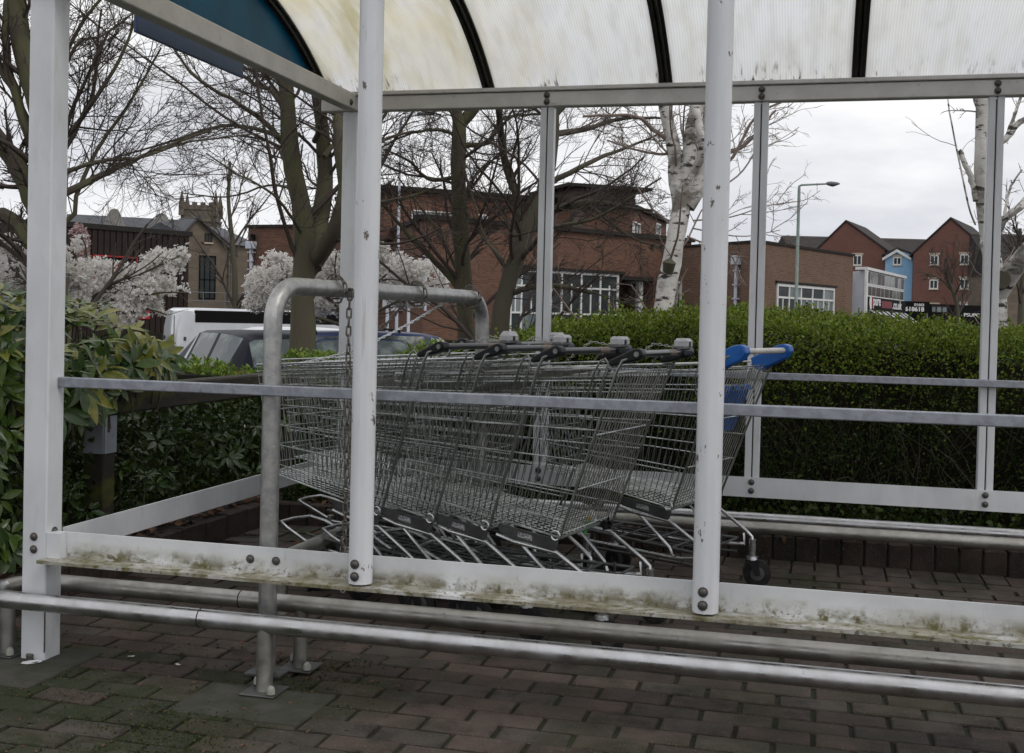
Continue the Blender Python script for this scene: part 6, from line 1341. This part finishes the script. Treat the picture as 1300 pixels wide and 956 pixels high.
# ================================================================== VEHICLES
def car(name, label, cat, px, d, ang, paint, L_=4.1, W_=1.72, H_=1.46, hatch=True, group=None, dz=0.0, anchor=None, rails=False, rear=.42):
    """ang: heading in degrees measured from 'straight away from us', positive to our left"""
    c = ptd(px, 410, d); fw = Vector((FWD[0], FWD[1], 0)).normalized(); rt = Vector((r_[0], r_[1], 0)); h = fw*math.cos(R(ang))-rt*math.sin(R(ang))
    lf = Vector((-h.y, h.x, 0)); c = Vector((c.x, c.y, 0))
    if anchor == 'rear_left': c = c+h*(L_/2-.12)-lf*(W_/2-.05)
    c.z = gz(c.x, c.y)+dz
    t = thing(name, label, cat, c, math.atan2(h.y, h.x), group=group)
    s = L_/4.1; w = W_/2; hh = H_/1.46
    #  x, zbelt, ztop, width belt, width top
    stt = [(-2.05, .62, .64, .72, .66), (-2.02, .90, .93, .80, .66), (-1.96, .97, 1.02, .83, .66), (-1.60, .985, 1.36, .85, .60), (-1.42, .985, 1.41, .855, .61), (-1.05, .975, 1.44, .86, .62), (-.62, .965, 1.455, .86, .63),
           (-.50, .962, 1.458, .86, .63), (.25, .95, 1.45, .86, .62), (.36, .95, 1.44, .86, .615), (.50, .945, 1.41, .86, .60), (1.28, .93, .96, .845, .70), (1.75, .80, .84, .80, .68), (2.0, .66, .69, .72, .62), (2.05, .50, .52, .66, .58)]
    rings = []
    for (x, zb, zt, wb_, wt_) in stt:
        k = w/.86; x *= s; zb *= hh; zt *= hh; wb_ *= k; wt_ *= k; z0 = .24
        half = [(0, z0), (wb_*.86, z0), (wb_*.98, z0+.14), (wb_*1.01, (z0+zb)/2+.08), (wb_*.985, zb), (wt_, zt-.035*(zt > 1.1)), (wt_*.86, zt), (0, zt+.015)]
        rings.append([(x, y, z) for y, z in half]+[(x, -y, z) for y, z in half[-2:0:-1]])
    n = len(rings[0]); body = MB(); gl = {'side': MB(), 'screen': MB()}
    body.add([p for r in rings for p in r], [])
    bodyf = []
    sideglass = {4: 1, 5: 1, 7: 1, 9: 1, 10: 1}; screens = {2, 10}
    wl = []
    for i in range(len(rings)-1):
        for k in range(n):
            k2 = (k+1) % n; f = (i*n+k, i*n+k2, (i+1)*n+k2, (i+1)*n+k)
            isside = k in (4, n-5-0) or k == 9-0 and False
            lo, hi_ = 4, n-5
            if (k == 4 or k == n-5) and i in (4, 5, 7, 9): wl.append(('side', [body.v[q] for q in f])); continue
            if k in (5, 6, 7, 8) and i in (2, 10): wl.append(('screen', [body.v[q] for q in f])); continue
            bodyf.append(f)
    body.f = bodyf; body.mi = [0]*len(bodyf); body.f.append(tuple(range(n))[::-1]); body.f.append(tuple((len(rings)-1)*n+k for k in range(n))); body.mi += [0, 0]
    bo = body.build('body', paint, t, True)
    sc_ = {}
    for kind_, q in wl:
        if kind_ == 'side': key = ('side_window', q[0][1] > 0, round(q[0][0], 2) < -.55*s and q[0][0] > -1.5*s and q[0][0] < -.6*s, round(q[0][0], 2))
        else: key = ('screen', q[0][0] < 0)
        sc_.setdefault(key, []).append(q)
    for key, qs in sc_.items():
        b = MB()
        for q in qs: b.add(q, [(0, 1, 2, 3)])
        b.build('rear_window' if key == ('screen', True) else ('windscreen' if key[0] == 'screen' else 'side_window'), M['carglass'], t, True)
    for sd in (-1, 1):        # lamps, wheels, mirrors, window trim
        b = MB(); b.add([(-2.055*s, sd*w*.78, .78*hh), (-2.055*s, sd*w*.98, .80*hh), (-2.03*s, sd*w*.80, .99*hh), (-1.99*s, sd*w*.99, .98*hh), (-1.83*s, sd*w*1.0, .93*hh), (-1.88*s, sd*w*1.02, .82*hh)], [(0, 1, 3, 2), (1, 5, 4, 3), (0, 1, 5), (2, 3, 4)]); b.build('tail_lamp', M['taillamp'], t, True)
        MB().box(1.72*s, 1.99*s, sd*w*.60-.12, sd*w*.60+.12, .62, .74, .03).build('headlamp', M['whiteframe'], t)
        MB().box(.92*s, 1.08*s, sd*(w+.07)-.09, sd*(w+.07)+.09, .95*hh, 1.08*hh, .03).build('mirror', paint, t)
        b = MB()
        b.tube([(-1.42*s, sd*w*1.0, .99*hh), (-.5*s, sd*w*1.005, .968*hh), (.5*s, sd*w*1.005, .952*hh), (1.2*s, sd*w*.99, .94*hh)], .010, 5); b.build('window_trim', M['signblack'], t)
        for x in (-1.28*s, 1.30*s):
            b = MB(); b.tube([(x, sd*(w-.20), .31), (x, sd*(w-.19), .31), (x, sd*(w+.0), .31), (x, sd*(w+.01), .31)], [.25, .31, .31, .27], 22); wh = b.build('wheel', M['rubber'], t, True)
            b = MB(); b.tube([(x, sd*(w+.005), .31), (x, sd*(w+.018), .31)], [.20, .18], 14); b.build('rim', M['greyplastic'], wh, True)
        if rails: b = MB(); b.tube([(-1.4*s, sd*w*.66, 1.45*hh), (-1.3*s, sd*w*.66, 1.50*hh), (.2*s, sd*w*.66, 1.51*hh), (.35*s, sd*w*.66, 1.45*hh)], .018, 6); b.build('roof_rail', M['signblack'], t, True)
    MB().box(-2.075*s, -2.056*s, -.26, .26, .66, .77).build('number_plate', M['yellow'], t)
    b = MB(); b.tube([(-1.55*s, 0, 1.30*hh), (-1.95*s, .25, 1.06*hh)], .012, 5); b.build('rear_wiper', M['signblack'], t)
    for sd in (-1, 1): b = MB(); b.box(-.9, .9, 0, .01, 0, .01)
    return t
g_ = 'cars parked in the lower car park'
car('parked_car', 'dark navy hatchback seen from behind over the shrubs left of the hoop leg', 'car', 308, 14.8, 33, M['carblack'], anchor='rear_left', group=g_)
car('parked_car', 'pale silver car, only its windscreen showing between van and hatchback', 'car', 352, 18.5, 97, M['carwhite'], 4.2, 1.75, 1.62, group=g_)
car('parked_car', 'dark blue estate with black roof rails behind the hoop', 'car', 428, 17.2, 20, M['carblue'], 4.3, 1.75, 1.52, group=g_, rails=True)
car('parked_car', 'blue car with a curved glossy roof seen below the hoop bar', 'car', 503, 16.5, -70, M['carblue'], 3.9, 1.7, 1.50, group=g_)
car('parked_car', 'grey blue car mostly hidden by shrubs right of the hoop end', 'car', 588, 17.5, -75, M['cargrey'], 4.0, 1.7, 1.36, group=g_)
# van
c = ptd(206, 410, 29.5); fw = Vector((FWD[0], FWD[1], 0)).normalized(); rt = Vector((r_[0], r_[1], 0)); ang = R(-56); h = fw*math.cos(ang)-rt*math.sin(ang); lf = Vector((-h.y, h.x, 0)); Lv, Wv, Hv = 5.9, 2.0, 2.70
c = Vector((c.x, c.y, 0))+h*(Lv/2)-lf*(Wv/2); c.z = gz(c.x, c.y); vn = thing('white_van', 'white panel van with dark strip along its roof edge parked by the brown building', 'van', c, math.atan2(h.y, h.x))
prof = [(-Lv/2, .35), (-Lv/2-.02, 1.2), (-Lv/2+.02, 2.2), (-Lv/2+.10, 2.62), (-Lv/2+.25, Hv), (Lv/2-1.7, Hv-.02), (Lv/2-1.35, Hv-.15), (Lv/2-.75, 1.55), (Lv/2-.15, 1.25), (Lv/2, .95), (Lv/2, .35)]
b = MB(); vs = []; n = len(prof)
for (y, k) in ((-Wv/2, .0), (-Wv/2+.08, .05), (Wv/2-.08, .05), (Wv/2, 0)):
    for (x, z) in prof:
        inx = .07 if k == 0 else 0; vs.append((x*(1-inx/Lv*1.2), y, z-(inx if z > 2 else 0)))
fs = [tuple(range(n))[::-1], tuple(3*n+k for k in range(n))]
for j in range(3):
    for k in range(n): k2 = (k+1) % n; fs.append((j*n+k, j*n+k2, (j+1)*n+k2, (j+1)*n+k))
b.add(vs, fs).build('body', M['carwhite'], vn, True)
MB().box(-Lv/2+.15, Lv/2-1.9, Wv/2-.05, Wv/2+.012, Hv-.36, Hv-.06, .02).build('roof_strip', M['signblack'], vn); MB().box(-Lv/2+.15, Lv/2-1.9, -Wv/2-.012, -Wv/2+.05, Hv-.36, Hv-.06, .02).build('roof_strip', M['signblack'], vn)
MB().box(-Lv/2-.03, -Lv/2-.012, -.008, .008, .5, 2.5).build('door_seam', M['groove'], vn)
for sd in (-1, 1):
    MB().box(-Lv/2-.035, -Lv/2-.005, sd*.90-.06, sd*.90+.06, .75, 1.35, .01).build('tail_lamp', M['taillamp'], vn); MB().box(-Lv/2-.04, -Lv/2-.0, sd*.80-.03, sd*.80+.03, 1.9, 2.0, .008).build('door_hinge', M['groove'], vn)
    for x in (-1.9, 1.9):
        b = MB(); b.tube([(x, sd*(Wv/2-.24), .36), (x, sd*(Wv/2), .36)], .36, 20); wh = b.build('wheel', M['rubber'], vn, True); b = MB(); b.tube([(x, sd*(Wv/2+.004), .36), (x, sd*(Wv/2+.02), .36)], [.2, .18], 12); b.build('rim', M['greyplastic'], wh, True)
    b = MB(); b.add([(Lv/2-1.62, sd*(Wv/2+.004), 1.6), (Lv/2-.95, sd*(Wv/2+.004), 1.6), (Lv/2-1.35, sd*(Wv/2-.04), 2.35), (Lv/2-1.75, sd*(Wv/2-.04), 2.35)], [(0, 1, 2, 3)]); b.build('side_window', M['carglass'], vn)
MB().box(-Lv/2-.03, -Lv/2-.0, -.3, .3, .62, .76).build('number_plate', M['yellow'], vn); MB().box(-Lv/2-.028, -Lv/2-.0, .35, .75, 1.0, 1.06).build('lettering_strip', M['cargrey'], vn)

# --- distant row of trees and roofs closing the horizon outside the view
n = 26000; a = NR.uniform(-1.5, 4.6, n); rr = NR.normal(size=n)*6+170; P = np.stack([CAM[0]+np.sin(a+.8)*rr, CAM[1]+np.cos(a+.8)*rr, NR.uniform(-2, 4, n)+2.0*np.sin(a*23)+1.2*np.sin(a*57)], 1)
tag(cloud('distant_trees', P, NR.normal(size=(n, 3)), NR.uniform(1.0, 2.4, n), M['leaf_under'], asp=.4), 'low dark line of trees on the horizon all round', 'trees', kind='stuff')
